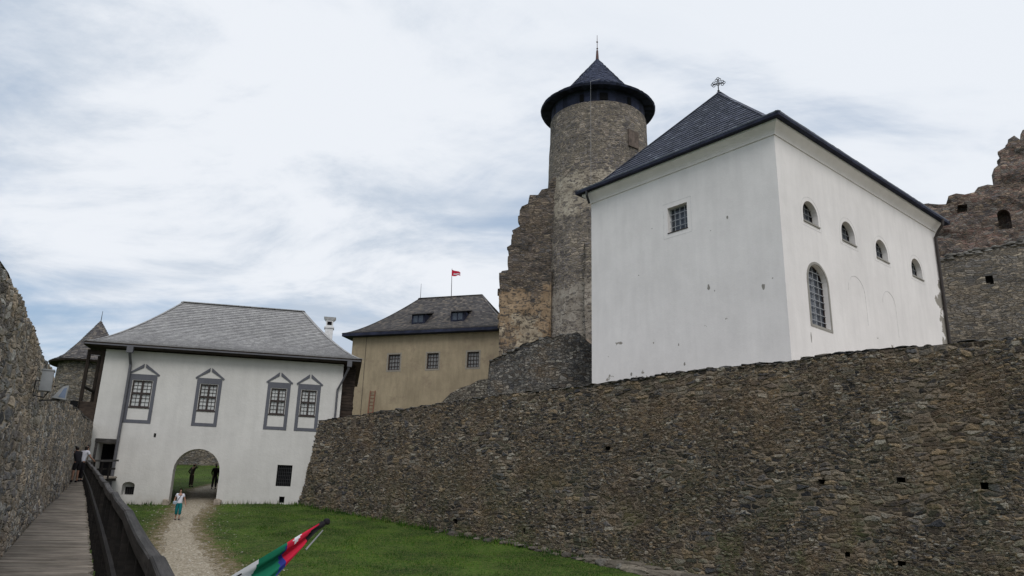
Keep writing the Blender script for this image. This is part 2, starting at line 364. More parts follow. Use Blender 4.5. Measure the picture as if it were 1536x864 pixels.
M_RAILD = wood('black_stained_wood', (.006, .005, .005), (.018, .015, .014), .8, .85, .3)
M_DECK = wood('deck_planks', (.16, .14, .12), (.30, .265, .23), .9, .85, .14)
M_FRAMEW = plain('brown_window_wood', (.032, .022, .02), .6)
M_IRON = plain('black_iron', (.02, .02, .022), .6, .4)
M_PIPE = plain('grey_painted_pipe', (.085, .085, .095), .5, .4)
M_BARS = plain('pale_bars', (.34, .35, .37), .6)
M_BARS2 = plain('dull_bars', (.17, .175, .18), .6)
M_GLASSL = plain('curtain_sky_glass', (.46, .47, .46), .12, .5, var=.25, ns=2.2)  # pale base colour holds curtains plus a painted sky reflection
M_GLASSD = plain('dark_leaded_glass', (.035, .042, .055), .15, .6, var=.5, ns=3.0)
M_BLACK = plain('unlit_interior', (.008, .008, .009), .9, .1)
M_LADDER = plain('red_brown_ladder', (.16, .06, .035), .7)
M_METALG = plain('grey_box_metal', (.24, .25, .26), .45, .5)
M_WHITEP = plain('white_paint', (.62, .62, .62), .6)
M_WIRE = plain('lightning_wire', (.28, .28, .29), .5, .5)

# ================================================================= GROUND
def g_raw(x, y):
    if y < 58: z = .7 + .137 * (y - 50)
    else: z = 1.796 + .12 * (y - 58)
    if y < -4: z = .7 + .137 * (-54)
    if y > 95: z = 1.796 + .12 * 37
    d = max(0, abs(x) - 70, y - 140, -y - 30)
    return z - min(d * .35, 34)
def g(x, y):
    z = g_raw(x, y)
    if y < 5:
        z = g_raw(x, y) if y < -4 else z
    return z + .10 * noise.noise(Vector((x * .16, y * .16, 3))) + .03 * noise.noise(Vector((x * .7, y * .7, 9)))
_pc = [((262, 757), (322, 757)), ((245, 782), (300, 782)), ((232, 800), (303, 800)), ((222, 830), (325, 830)), ((215, 862), (352, 862))]
def gpt(px, py):
    r = ray(px, py); t = 30.0
    for _ in range(40): t = t + (r[2] * t - g(r[0] * t, r[1] * t)) / max(.05, -(r[2]) + .137 * r[1]) * .7
    return Vector((r[0] * t, r[1] * t, 0))
PATHL = [gpt(*a) for a, b_ in _pc]; PATHR = [gpt(*b_) for a, b_ in _pc]
PATHL.append(PATHL[-1] + (PATHL[-1] - PATHL[-3]) * 3); PATHR.append(PATHR[-1] + (PATHR[-1] - PATHR[-3]) * 3)
PC = [(a + b_) / 2 for a, b_ in zip(PATHL, PATHR)]; PW = [(a - b_).length / 2 for a, b_ in zip(PATHL, PATHR)]
dirv = (PC[0] - PC[1]).normalized()
_q = PC[0] + Vector((-.3, 1, 0)).normalized() * 9; PC.insert(0, _q); PW.insert(0, 1.2)
PC.insert(0, _q + Vector((.1, 30, 0))); PW.insert(0, 1.6)
def path_d(x, y):
    best = 9e9
    for i in range(len(PC) - 1):
        a, b_ = PC[i], PC[i + 1]; d = b_ - a; t = ((x - a.x) * d.x + (y - a.y) * d.y) / d.length_squared
        if not -0.05 <= t <= 1.05 and 0 < i < len(PC) - 2: continue
        t = min(1, max(0, t)); w = PW[i] * (1 - t) + PW[i + 1] * t
        q = math.hypot(x - a.x - d.x * t, y - a.y - d.y * t) - w
        best = min(best, q)
    return best
def ground_mat():
    m, nt, b, out = new_mat('lawn_and_gravel', .95, .1)
    p = nd(nt, 'ShaderNodeAttribute', attribute_name='path').outputs['Fac']
    gp = nd(nt, 'ShaderNodeNewGeometry').outputs['Position']
    n_a = noi(nt, gp, .5, 5, .6).outputs[0]; n_b = noi(nt, gp, 5.5, 6, .75).outputs[0]; n_c = noi(nt, gp, 17, 4, .7).outputs[0]
    gr = ramp(nt, n_b, [(.3, (.017, .040, .007)), (.5, (.036, .085, .013)), (.72, (.07, .13, .025))])
    gr = mixc(nt, 1.0, gr, ramp(nt, n_a, [(.35, (.55, .62, .7)), (.65, (1.35, 1.3, .95))]), 'MULTIPLY')
    dry = smooth(nt, mth(nt, 'ADD', n_c, mth(nt, 'MULTIPLY', n_b, .3)), .60, .76)
    gr = mixc(nt, mth(nt, 'MULTIPLY', dry, .5), gr, (.16, .12, .06))
    v = nd(nt, 'ShaderNodeTexVoronoi', {'Vector': gp, 'Scale': 19.0}); vr = nd(nt, 'ShaderNodeSeparateColor', {0: v.outputs['Color']}).outputs[0]
    gv = ramp(nt, vr, [(0, (.22, .185, .14)), (.5, (.32, .28, .22)), (.9, (.40, .36, .30)), (1, (.52, .49, .44))])
    gv = mixc(nt, 1.0, gv, ramp(nt, n_b, [(.3, (.7, .68, .62)), (.7, (1.2, 1.2, 1.18))]), 'MULTIPLY')
    # path attribute: signed distance scaled; litter of leaves and worn earth in the margin
    k = mth(nt, 'ADD', p, mth(nt, 'MULTIPLY', mth(nt, 'SUBTRACT', noi(nt, gp, 2.6, 6, .75).outputs[0], .5), 1.7))
    k = mth(nt, 'ADD', k, mth(nt, 'MULTIPLY', mth(nt, 'SUBTRACT', n_c, .5), 1.3))
    c = mixc(nt, smooth(nt, k, -.25, .2), gr, (.15, .115, .065)); c = mixc(nt, smooth(nt, k, .12, .5), c, gv)
    nt.links.new(c, b.inputs['Base Color'])
    bump(nt, b, mth(nt, 'ADD', n_b, mth(nt, 'MULTIPLY', v.outputs['Distance'], .4)), .9, .06)
    return m
M_GROUND = ground_mat()
def axis(lo, hi, st, far):
    a = list(np.arange(lo, hi + 1e-6, st)); k = st; x = a[-1]; r_ = []
    while x < far: k *= 1.5; x += k; r_.append(x)
    k = st; x = a[0]; l_ = []
    while x > -far: k *= 1.5; x -= k; l_.append(x)
    return l_[::-1] + a + r_
xs = axis(-45, 20, .35, 1600); ys = axis(14, 92, .35, 1600)
V = []; PA = []
for y in ys:
    for x in xs:
        V.append((x, y, g(x, y)))
        PA.append(max(-1.5, min(1.0, -path_d(x, y) / (1.3 if y > 47 else 2.2) + .1)) if -45 < x < 20 and 10 < y < 95 else -1.5)
nx = len(xs)
Fc = [(j * nx + i, j * nx + i + 1, (j + 1) * nx + i + 1, (j + 1) * nx + i) for j in range(len(ys) - 1) for i in range(nx - 1)]
gm = bpy.data.meshes.new('ground'); gm.from_pydata(V, [], Fc); gm.materials.append(M_GROUND)
at_ = gm.attributes.new('path', 'FLOAT', 'POINT'); at_.data.foreach_set('value', PA)
gm.polygons.foreach_set('use_smooth', [True] * len(gm.polygons))
go = link('ground', gm, origin=(0, 0, 0)); go['kind'] = 'structure'
# worn gravel core of the path
mb = MB(); N = 0
pts = []
for i in range(len(PC) - 1):
    n_ = max(2, int((PC[i + 1] - PC[i]).length / .5))
    for k in range(n_):
        t = k / n_; pts.append((PC[i].lerp(PC[i + 1], t), PW[i] * (1 - t) + PW[i + 1] * t))
rows_ = []
for i in range(len(pts) - 1):
    d = (pts[i + 1][0] - pts[i][0]).normalized(); nn = Vector((-d.y, d.x, 0)); c, w = pts[i]
    wl = w * (.5 + .25 * noise.noise(Vector((i * .4, 0, 1)))); wr = w * (.5 + .25 * noise.noise(Vector((i * .4, 7, 1))))
    rows_.append([c + nn * (wl * (1 - q) - wr * q) for q in (0, .25, .5, .75, 1)])
for r_ in rows_:
    for q in r_: q.z = g(q.x, q.y) + .012
for i in range(len(rows_) - 1):
    for k in range(4): mb.face([rows_[i][k], rows_[i][k + 1], rows_[i + 1][k + 1], rows_[i + 1][k]])
def gravel_mat():
    m, nt, b, out = new_mat('packed_gravel', .95, .1)
    gp = nd(nt, 'ShaderNodeNewGeometry').outputs['Position']
    v = nd(nt, 'ShaderNodeTexVoronoi', {'Vector': gp, 'Scale': 19.0}); vr = nd(nt, 'ShaderNodeSeparateColor', {0: v.outputs['Color']}).outputs[0]
    gv = ramp(nt, vr, [(0, (.22, .185, .14)), (.5, (.32, .28, .22)), (.9, (.40, .36, .30)), (1, (.52, .49, .44))])
    gv = mixc(nt, 1.0, gv, ramp(nt, noi(nt, gp, 5.5, 6, .75).outputs[0], [(.3, (.7, .68, .62)), (.7, (1.2, 1.2, 1.18))]), 'MULTIPLY')
    nt.links.new(gv, b.inputs['Base Color']); bump(nt, b, v.outputs['Distance'], .7, .03); return m
po = mb.build('path', gravel_mat(), weld=True, origin=(0, 0, 0)); po['kind'] = 'structure'

# ================================================================= CURTAIN (walls in rubble, real relief)
def curtain(name, pts, zb, zt, step, batter, mat, thick, parent, inward, holes=(), closed=False, bulge=.0):
    """pts: base polyline; zb(s), zt(s): foot and head height; inward: unit sign of the normal side; returns face object"""
    segs = []; s = 0
    P = [Vector((p[0], p[1], 0)) for p in pts]
    L = [0]
    for i in range(len(P) - 1): L.append(L[-1] + (P[i + 1] - P[i]).length)
    T = L[-1]; n = max(2, int(T / step))
    def at(s_):
        i = 0
        while i < len(P) - 2 and s_ > L[i + 1]: i += 1
        t = (s_ - L[i]) / (L[i + 1] - L[i]); p = P[i].lerp(P[i + 1], t)
        def nrm(j):
            d = (P[j + 1] - P[j]).normalized(); return Vector((d.y, -d.x, 0)) * inward
        a = nrm(i)
        if closed or len(P) > 2:
            m_ = len(P) - 1; prv = nrm((i - 1) % m_) if (closed or i > 0) else a; nxt = nrm((i + 1) % m_) if (closed or i < m_ - 1) else a
            a = ((a + prv).normalized().lerp((a + nxt).normalized(), t)).normalized()
        return p, a
    co = []; uv = []; hmax = max(zt(k * T / n) - zb(k * T / n) for k in range(n + 1)); nz = max(2, int(hmax / step))
    for i in range(n + 1):
        s_ = i * T / n; p, a = at(s_); z0, z1 = zb(s_), zt(s_)
        for k in range(nz + 1):
            z = z0 + (z1 - z0) * k / nz; fr = (z - z0) / max(.1, z1 - z0)
            bu = bulge * noise.noise(Vector((s_ * .22, z * .3, 1.5))) + bulge * .4 * noise.noise(Vector((s_ * .8, z * .9, 7)))
            q = p - a * (batter * fr) + a * bu
            co.append((q.x, q.y, z)); uv.append((s_, z))
    fs = []; keep = []
    for i in range(n):
        for k in range(nz):
            a_ = i * (nz + 1) + k; f = (a_, a_ + nz + 1, a_ + nz + 2, a_ + 1)
            cu = (uv[f[0]][0] + uv[f[1]][0]) / 2; cz = (uv[f[0]][1] + uv[f[3]][1]) / 2
            if any(abs(cu - h[0]) < h[2] / 2 and abs(cz - h[1]) < h[3] / 2 for h in holes): continue
            fs.append(f if inward > 0 else f[::-1])
    m = bpy.data.meshes.new(name); m.from_pydata(co, [], fs); m.materials.append(mat)
    ul = m.uv_layers.new(name='UVMap'); li = np.empty(len(m.loops), dtype=int); m.loops.foreach_get('vertex_index', li)
    ul.data.foreach_set('uv', np.array(uv)[li].ravel())
    m.polygons.foreach_set('use_smooth', [True] * len(m.polygons))
    o = link(name, m, parent)
    if thick:
        mb = MB(); K = 60
        for i in range(K):
            s0, s1 = i * T / K, (i + 1) * T / K; (p0, a0), (p1, a1) = at(s0), at(s1)
            f0 = p0 - a0 * (batter - .02); f1 = p1 - a1 * (batter - .02); b0 = p0 - a0 * (batter + thick); b1 = p1 - a1 * (batter + thick)
            V3 = lambda p, z: Vector((p.x, p.y, z))
            t0, t1 = zt(s0), zt(s1)
            mb.face([V3(f0, t0), V3(f1, t1), V3(b1, t1), V3(b0, t0)], [(s0, 0), (s1, 0), (s1, thick), (s0, thick)])
            mb.face([V3(b0, t0), V3(b1, t1), V3(b1, zb(s1)), V3(b0, zb(s0))], [(s0, t0), (s1, t1), (s1, zb(s1)), (s0, zb(s0))])
            if i in (0, K - 1):
                pp, aa, tt, ss = (p0, a0, t0, s0) if i == 0 else (p1, a1, t1, s1)
                mb.face([V3(pp, zb(ss)), V3(pp - aa * batter, tt), V3(pp - aa * (batter + thick), tt), V3(pp - aa * (batter + thick), zb(ss))], [(0, zb(ss)), (.5, tt), (.5 + thick, tt), (.5 + thick, zb(ss))])
        mb.build('wall_core', mat, parent)
    pk = MB()
    for h in holes:
        p, a = at(h[0]); fr = (h[1] - zb(h[0])) / (zt(h[0]) - zb(h[0])); p = p - a * (batter * fr)
        d = Vector((a.y, -a.x, 0)); w, hh = h[2] / 2 + .03, h[3] / 2 + .03
        c8 = lambda dx, dz, dn: p + d * dx - a * dn + Vector((0, 0, h[1] + dz))
        for q in (((-w, -hh, .6), (w, -hh, .6), (w, hh, .6), (-w, hh, .6)), ((-w, -hh, -.02), (w, -hh, -.02), (w, -hh, .6), (-w, -hh, .6)), ((-w, hh, -.02), (w, hh, -.02), (w, hh, .6), (-w, hh, .6)),
                  ((-w, -hh, -.02), (-w, hh, -.02), (-w, hh, .6), (-w, -hh, .6)), ((w, -hh, -.02), (w, hh, -.02), (w, hh, .6), (w, -hh, .6))):
            pk.face([c8(*x_) for x_ in q], [(0, 0), (.3, 0), (.3, .3), (0, .3)])
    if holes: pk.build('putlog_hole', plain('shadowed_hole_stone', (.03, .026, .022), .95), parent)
    return o, at, T
def coping(parent, at, T, zt, batter, thick, mat, sz=(.32, .09), lay=2, jit=.06, over=.10, s_min=-.1):
    mb = MB()
    for l in range(lay):
        s_ = s_min
        while s_ < T:
            w = sz[0] * random.uniform(.45, 1.5); q = min(T, max(0, s_ + w / 2)); p, a = at(q); ang = math.atan2(-a.x, a.y)
            if not (l == lay - 1 and random.random() < .28):
                dep = min(.45, thick * .5)
                c = p - a * (batter + dep - over * random.uniform(.2, 1)) ; z = zt(q) + l * sz[1] * 1.05 - .02 + random.uniform(-jit, jit) * .5
                mb.rock((c.x, c.y, z), w * .54, dep * random.uniform(.9, 1.1), sz[1] * random.uniform(.6, 1.1), ang, sub=2, blocky=.6)
            s_ += w
    return mb.build('coping_stones', mat, parent)
def rockm(name, cols):
    m = shingle(name, cols, .95, .1); return m
M_COPE = rockm('coping_stone', [(.045, .046, .05), (.075, .072, .07), (.105, .09, .075), (.13, .125, .115)])

def interp(tab):
    xs_, ys_ = [t[0] for t in tab], [t[1] for t in tab]
    return lambda s: float(np.interp(s, xs_, ys_))

# ---- main courtyard wall (right)
WB = at_y(447, 755, 50); FW = Frame(WB, -47 + 180)   # runs from the gatehouse towards the right and the viewer
BAT = .75
topf = [FW.sz(px, py, -BAT) for px, py in [(475, 630), (560, 617), (700, 597), (800, 584), (895, 573), (1000, 558), (1050, 551), (1100, 546), (1160, 541), (1250, 528), (1350, 518), (1450, 509), (1536, 501)]]
topf = [(-3, topf[0][1])] + topf + [(topf[-1][0] + 8, topf[-1][1])]
zt_main = interp([(a, b_ - .12) for a, b_ in topf])
SE = topf[-1][0]
mw = thing('courtyard_wall', 'long dark rubble stone wall rising on the right from the lawn up to below the white chapel', 'wall', FW.p(10, 0))
p0, p1 = FW.p(-1.2, 0), FW.p(SE, 0)
def zb_main(s): p = FW.p(s - 1.2, 0); return g(p.x, p.y) - .5
hl = []
for (px, py, w, h) in [(1233, 722, .30, .26), (1352, 720, .34, .30), (1477, 729, .36, .30), (1275, 832, .3, .26), (1356, 845, .28, .22), (909, 672, .42, .24), (792, 796, .18, .36), (690, 782, .36, .3)]:
    s_, z_ = FW.sz(px, py, -.35); hl.append((s_ + 1.2, z_, w * .7, h * .62))
o, at1, T1 = curtain('wall_face', [p0, p1], zb_main, lambda s: zt_main(s - 1.2), .045, BAT, M_MAIN, 1.4, mw, 1 if Vector((FW.d.y, -FW.d.x, 0)).dot(FW.n) > 0 else -1, hl, bulge=.10)
coping(mw, at1, T1, lambda s: zt_main(s - 1.2), BAT, 1.4, M_COPE, (.42, .065), 2)
# footing stones protruding along the base
mb = MB()
for i in range(90):
    s_ = random.uniform(13, 34); p = FW.p(s_, 0, random.uniform(-.1, .22) + max(0, (s_ - 22) * .02)); 
    mb.rock((p.x, p.y, g(p.x, p.y) + random.uniform(-.05, .12)), random.uniform(.1, .34), random.uniform(.1, .26), random.uniform(.05, .14), math.atan2(FW.d.y, FW.d.x) + random.uniform(-.3, .3))
mb.build('footing_stones', rockm('footing_stone', [(.07, .065, .058), (.11, .095, .08), (.15, .13, .105), (.19, .17, .145)]), mw)
mb = MB()
for i in range(90):
    s_ = random.uniform(22.5, 36.0); o_ = random.uniform(.1, .3 + max(0, s_ - 22.5) * .17); p = FW.p(s_, 0, o_)
    mb.rock((p.x, p.y, g(p.x, p.y) + random.uniform(0, .10)), random.uniform(.3, .75), random.uniform(.2, .4), random.uniform(.08, .2), math.atan2(FW.d.y, FW.d.x) + random.uniform(-.2, .2), sub=3, blocky=.65)
mb.build('rock_ledge', rockm('ledge_stone', [(.10, .088, .072), (.15, .13, .105), (.20, .175, .14)]), mw)
for (px, py, r_, lb) in [(905, 848, .34, 'low pale boulder at the foot of the rubble wall where the lawn ends'), (932, 858, .25, 'small boulder lying just right of the larger one by the wall foot')]:
    s_, z_ = FW.sz(px, py, .45); p = FW.p(s_, 0, .45); mb = MB(); mb.rock((p.x, p.y, g(p.x, p.y) + .06), r_, r_ * .7, r_ * .5, .7, sub=3)
    tag(mb.build('boulder', rockm('boulder_stone', [(.15, .14, .125), (.21, .195, .17)]), smooth_=True), lb, 'boulder')

# ---- wooden walkway geometry (plan), then left wall beside it
AW = -27.7
dW = Vector((math.sin(R(AW)), math.cos(R(AW)), 0)); nW = Vector((dW.y, -dW.x, 0))  # nW points right
def wz(d): return -1.6 + .068 * d
def wp(d, lat, h=0.0): return dW * d + nW * lat + Vector((0, 0, wz(d) + h))
lat_wall = interp([(-4, .95), (10, .90), (20, .80), (35, .52), (44, .42), (53, -.05)])
lat_edge = interp([(-4, .30), (12, .28), (30, .14), (42, -.02), (46, .2), (51.5, 1.7)])
lat_rail = interp([(-4, .47), (10, .45), (25, .30), (42, .04), (46, .25), (51.5, 1.7)])
# left wall
mwl = thing('gallery_wall', 'tall rubble stone wall along the far left beside the wooden walkway', 'wall', wp(20, -.9))
lp = [dW * d - nW * lat_wall(d) for d in np.linspace(-3, 53.3, 24)]
def left_top():
    tab = []
    for px, py in [(0, 402), (12, 425), (25, 455), (40, 492), (55, 530), (68, 560), (76, 578), (80, 594), (100, 607), (125, 620)]:
        r = Vector(ray(px, py)); d = 12.
        for _ in range(60):
            lt = lat_wall(d); k = r.dot(nW) / r.dot(dW)      # lateral per metre along
            d = d * .5 + .5 * (-(lt + .13) / k)
        tab.append((d, r.z / r.dot(dW) * d))
    return tab
lt_ = left_top(); r = Vector(ray(148, 632)); lt_.append((53, r.z / r.dot(dW) * 53 - .08)); print('left wall top', lt_)
ztl = interp([(-3, lt_[0][1] - .10 * (lt_[0][0] + 3))] + lt_ + [(54, lt_[-1][1] + .1)])
Lp = (lp[-1] - lp[0]).length
o, at2, T2 = curtain('wall_face', lp, lambda s: max(g_raw(*(dW * (s - 3)).xy), wz(s - 3) - 1.6) , lambda s: ztl(s - 3), .045, .12, M_LEFT, 1.1, mwl, 1, bulge=.14)
coping(mwl, at2, T2, lambda s: ztl(s - 3), .12, 1.1, M_COPE, (.24, .05), 2, .05, .05, 15.5)

# ================================================================= WOODEN WALKWAY
wk = thing('wooden_walkway', 'raised timber walkway of weathered planks with a black stained railing along the left wall', 'walkway', wp(3, 0))
mb = MB(); d = -1.0
while d < 53:
    w = random.uniform(.13, .19); l0, l1 = lat_wall(d) - .02, lat_edge(d)
    a0 = wp(d, -l0, random.uniform(-.006, .008)); a1 = wp(d, l1 + random.uniform(-.03, .05), random.uniform(-.006, .008)); b0 = wp(d + w - .012, -l0, random.uniform(-.006, .008)); b1 = wp(d + w - .012, l1 + random.uniform(-.03, .05), random.uniform(-.006, .008))
    b0.z = a0.z + .068 * w; b1.z = a1.z + .068 * w; dn = Vector((0, 0, -.05))
    mb.hexa([a0 + dn, a1 + dn, b1 + dn, b0 + dn, a0, a1, b1, b0])
    d += w
mb.build('deck', M_DECK, wk)
mb = MB()
for lt0 in (.06, .5):
    for k in range(13):
        d0, d1 = -1 + k * 4.1, -1 + (k + 1) * 4.1
        mb.beam(wp(d0, lat_edge(d0) - lt0, -.14), wp(d1, lat_edge(d1) - lt0, -.14), .14, .18)
mb.build('joist', M_RAILD, wk)
RH = 1.0
dd = [-.9, 2.2, 5.25, 8.9, 12.6, 16.2, 20, 24, 28, 32.5, 37, 42, 46.2, 51.2]
for i in range(len(dd) - 1):
    a, b_ = wp(dd[i] + .006, lat_rail(dd[i]), RH + random.uniform(-.015, .02)), wp(dd[i + 1] - .006, lat_rail(dd[i + 1]), RH + random.uniform(-.02, .015))
    mb = MB(); K = 10; prev = None; w, h = .088, .105
    for k in range(K + 1):
        t = k / K; c = a.lerp(b_, t) + Vector((0, 0, -.02 * math.sin(math.pi * t))) + nW * (.012 * noise.noise(Vector((i * 3 + t * 2.2, 0, 0))))
        dr = (b_ - a).normalized(); sx = Vector((dr.y, -dr.x, 0)).normalized(); ww = w * (1 + .06 * noise.noise(Vector((i * 5 + t * 3, 4, 0))))
        r_ = [c - sx * ww / 2 - Vector((0, 0, h)), c + sx * ww / 2 - Vector((0, 0, h)), c + sx * ww / 2 - Vector((0, 0, .012)), c + sx * (ww / 2 - .014), c - sx * (ww / 2 - .014), c - sx * ww / 2 - Vector((0, 0, .012))]
        if prev:
            for q in range(6):
                q2 = (q + 1) % 6; L_ = (b_ - a).length
                mb.face([prev[q], r_[q], r_[q2], prev[q2]], [((k - 1) / K * L_, q * .1), (k / K * L_, q * .1), (k / K * L_, q * .1 + .1), ((k - 1) / K * L_, q * .1 + .1)], c=i * .07)
        else: mb.face(r_[::-1])
        prev = r_
    mb.face(prev); mb.build('handrail', M_RAIL, wk)
d = -.6; pc = 0
while d < 50.5:
    mb = MB(); q = lat_rail(d) + .01; base = wp(d, q, -.35); top = wp(d, q, RH - .12)
    mb.beam(base, top, .10, .10, up=dW); 
    mb.build('post', M_RAILD, wk); 
    d += 1.15 if d < 12 else 1.5
for i in range(len(dd) - 1):
    for hh in (.48,):
        mb = MB(); mb.beam(wp(dd[i], lat_rail(dd[i]) - .085, hh), wp(dd[i + 1], lat_rail(dd[i + 1]) - .085, hh), .04, .10); mb.build('mid_rail', M_RAILD, wk)
for k in range(9):
    d = 1.5 + k * 5.6; mb = MB(); b_ = wp(d, lat_edge(d) - .15, -.25); 
    mb.beam((b_.x, b_.y, g(b_.x, b_.y) - .2), b_, .2, .2, up=dW)
    mb.beam((b_.x, b_.y, b_.z - 1.1), wp(d, -lat_wall(d) + .02, -.3), .12, .14)
    mb.build('support_post', M_RAILD, wk)

# ================================================================= SHINGLED ROOFS
def sh_side(mb, A, B, C, D, H, prof, width, nrow, lift=.035, jit=.008, sag=0.0, z0=0, mi=0, edge=.4):
    """A,B eave corners, D,C upper ends (C above B); z = z0 + H*prof(t)"""
    A, B, C, D = [Vector((p[0], p[1], 0)) for p in (A, B, C, D)]
    mid = (A + B) / 2; upm = (C + D) / 2; out = ((mid - upm)); out.z = 0; out.normalize()
    def P(a, t): 
        l = A.lerp(D, t); r = B.lerp(C, t); p = l.lerp(r, a); p.z = z0 + H * prof(t); return p
    for i in range(nrow):
        t0, t1 = i / nrow, min(1.0, (i + 1.25) / nrow)
        L_ = (P(1, t0) - P(0, t0)).length; n = max(1, int(L_ / width)); ph = random.random() * .8 if n > 2 else 0
        sl_ = (P(.5, t1) - P(.5, t0)); nrm = Vector((out.x * sl_.z, out.y * sl_.z, max(.01, Vector((sl_.x, sl_.y, 0)).length))).normalized()
        for j in range(n + 1):
            a0 = min(1, max(0, (j - ph) / n)); a1 = min(1, max(0, (j + 1 - ph) / n))
            if a1 - a0 < 1e-4: continue
            tj = t0 + random.uniform(-jit, jit) / nrow * 2; tj = max(-.3 / nrow, tj)
            lf = lift * random.uniform(.88, 1.15); g_ = .04 / n
            q0 = P(a0 + g_ * .3, max(0, tj)) + nrm * lf; q1 = P(a1 - g_ * .3, max(0, tj)) + nrm * lf; q2 = P(a1, t1) + nrm * .004; q3 = P(a0, t1) + nrm * .004
            c = random.random()
            mb.face([q0, q1, q2, q3], None, mi, c)
            mb.face([P(a0, max(0, tj)) - nrm * .01, P(a1, max(0, tj)) - nrm * .01, q1, q0], None, mi, c * .4 if edge < 1 else 1.0)  # course shadow painted into dark risers; chapel risers get a painted edge highlight
def hip_roof(root, c4, ra, rb, z0, z1, prof, width, nrow, mat, soff, eave_t=.16, lift=.035, name='roof', edge=.4):
    """c4: eave corners in order; ridge end ra belongs to side c0-c1's left end... sides: (c0,c1) long -> ra,rb; (c1,c2) hip -> rb; (c2,c3) long; (c3,c0) hip -> ra"""
    mb = MB(); H = z1 - z0
    sh_side(mb, c4[0], c4[1], rb, ra, H, prof, width, nrow, lift, z0=z0, edge=edge)
    sh_side(mb, c4[1], c4[2], rb, rb, H, prof, width, nrow, lift, z0=z0, edge=edge)
    sh_side(mb, c4[2], c4[3], ra, rb, H, prof, width, nrow, lift, z0=z0, edge=edge)
    sh_side(mb, c4[3], c4[0], ra, ra, H, prof, width, nrow, lift, z0=z0, edge=edge)
    o = mb.build(name, mat, root)
    mb = MB(); V3 = lambda p, z: Vector((p[0], p[1], z))
    mb.face([V3(p, z0 - eave_t) for p in c4][::-1], [(0, 0), (12, 0), (12, 8), (0, 8)])
    for i in range(4):
        a, b_ = c4[i], c4[(i + 1) % 4]; L_ = math.dist(a[:2], b_[:2])
        mb.face([V3(a, z0 - eave_t), V3(b_, z0 - eave_t), V3(b_, z0 + .01), V3(a, z0 + .01)], [(0, 0), (L_, 0), (L_, .2), (0, .2)])
    # ridge and hip caps
    mb.build('eaves', soff, root)
    mb = MB(); 
    def line(a, b_, K):
        pts = []
        for k in range(K + 1):
            t = k / K; p = Vector((a[0], a[1], 0)).lerp(Vector((b_[0], b_[1], 0)), t); p.z = z0 + H * prof(t) + .03; pts.append(p)
        for k in range(K): mb.beam(pts[k], pts[k + 1] + (pts[k + 1] - pts[k]) * .12 , .26, .035)
    for a, b_ in ((c4[0], ra), (c4[1], rb), (c4[2], rb), (c4[3], ra)): line(a, b_, nrow)
    K = max(2, int(math.dist(ra[:2], rb[:2]) / .4)); A, B = V3(ra, z1 + .05), V3(rb, z1 + .05)
    if math.dist(ra[:2], rb[:2]) > .3:
        for k in range(K): mb.beam(A.lerp(B, k / K), A.lerp(B, (k + 1.1) / K), .3, .05)
    mb.build('ridge_cap', mat, root)
    return o

# ================================================================= GATEHOUSE
GA = at_y(197, 640, 48); FG = Frame(GA, 78)
sL = FG.sz(160, 522)[0]; sR = FG.sz(516, 546)[0]; ZE = 9.62; DEP = 8.5
gh = thing('gatehouse', 'cream washed gatehouse with round archway, four pedimented windows and grey shingle hip roof', 'building', FG.p((sL + sR) / 2, 0))
mb = MB(); mb.fbox(FG, sL, sR, -2.5, ZE, -DEP, 0); wall = mb.build('wall', [M_GATE, M_BLACK], gh, weld=True); fixn(wall)
cuts = []
a0, a1 = FG.sz(252.5, 753)[0], FG.sz(323.5, 752)[0]; zt_a = FG.sz(291, 673)[1]
c_ = MB(); c_.prism(FG, arch(a0, a1, -1.5, zt_a, rise=(a1 - a0) * .5), -DEP - 1, .5); cuts.append(c_)
c_ = MB(); c_.prism(FG, arch(a0 - 2.3, a1 + .5, -1.5, zt_a + .9, rise=1.4), -DEP - 1.1, -.75); cuts.append(c_)
WINS = []
for (x0, y0, x1, y1, x2, y2, x3, y3) in [(194, 610, 199, 570, 229, 569, 224, 611), (296, 614, 301, 576, 327, 576, 322, 616), (403, 620, 407, 583, 430, 584, 426, 622), (449, 624, 452, 587, 475, 587, 472, 625)]:
    A_ = FG.sz(x0, y0); B_ = FG.sz(x2, y1); C_ = FG.sz(x3, y3)
    WINS.append((FG.sz((x0 + x1) / 2, (y0 + y1) / 2)[0], FG.sz((x2 + x3) / 2, (y2 + y3) / 2)[0], (A_[1] + C_[1]) / 2, (FG.sz(x1, y1)[1] + B_[1]) / 2))
zb_w = sum(w[2] for w in WINS) / 4; zt_w = sum(w[3] for w in WINS) / 4; print('wins', WINS)
WINS = [(a, b_, zb_w, zt_w) for a, b_, _, _ in WINS]
def rc(F, s0, s1, z0, z1, dep):
    m_ = MB(); m_.prism(F, [(s0, z0), (s1, z0), (s1, z1), (s0, z1)], -dep, .3, mi=0); return m_
for w in WINS: cuts.append(rc(FG, w[0], w[1], w[2], w[3], .22))
g0 = FG.sz(413, 729); g1 = FG.sz(439, 698); cuts.append(rc(FG, g0[0], g1[0], g0[1], g1[1], .35))
h0 = FG.sz(418, 754); h1 = FG.sz(427, 745); cuts.append(rc(FG, h0[0], h1[0], h0[1], h1[1], .5))
k0 = FG.sz(230, 656); k1 = FG.sz(234.5, 650); cuts.append(rc(FG, k0[0], k1[0], k0[1], k1[1], .4))
n0 = FG.sz(181, 742); n1_ = FG.sz(203, 723); c_ = MB(); ns0, ns1, nz0, nz1 = n0[0], n1_[0], n0[1], n1_[1]
c_.prism(FG, arch(ns0, ns1, nz0, nz1, rise=.22), -.45, .3); cuts.append(c_)
d0 = FG.sz(146, 700)[0]; dz0, dz1 = 2.0, FG.sz(165, 664)[1]; ds0, ds1 = sL + .45, FG.sz(173, 670)[0]
cuts.append(rc(FG, ds0, ds1, dz0, dz1, 1.2))
cut(wall, cuts)
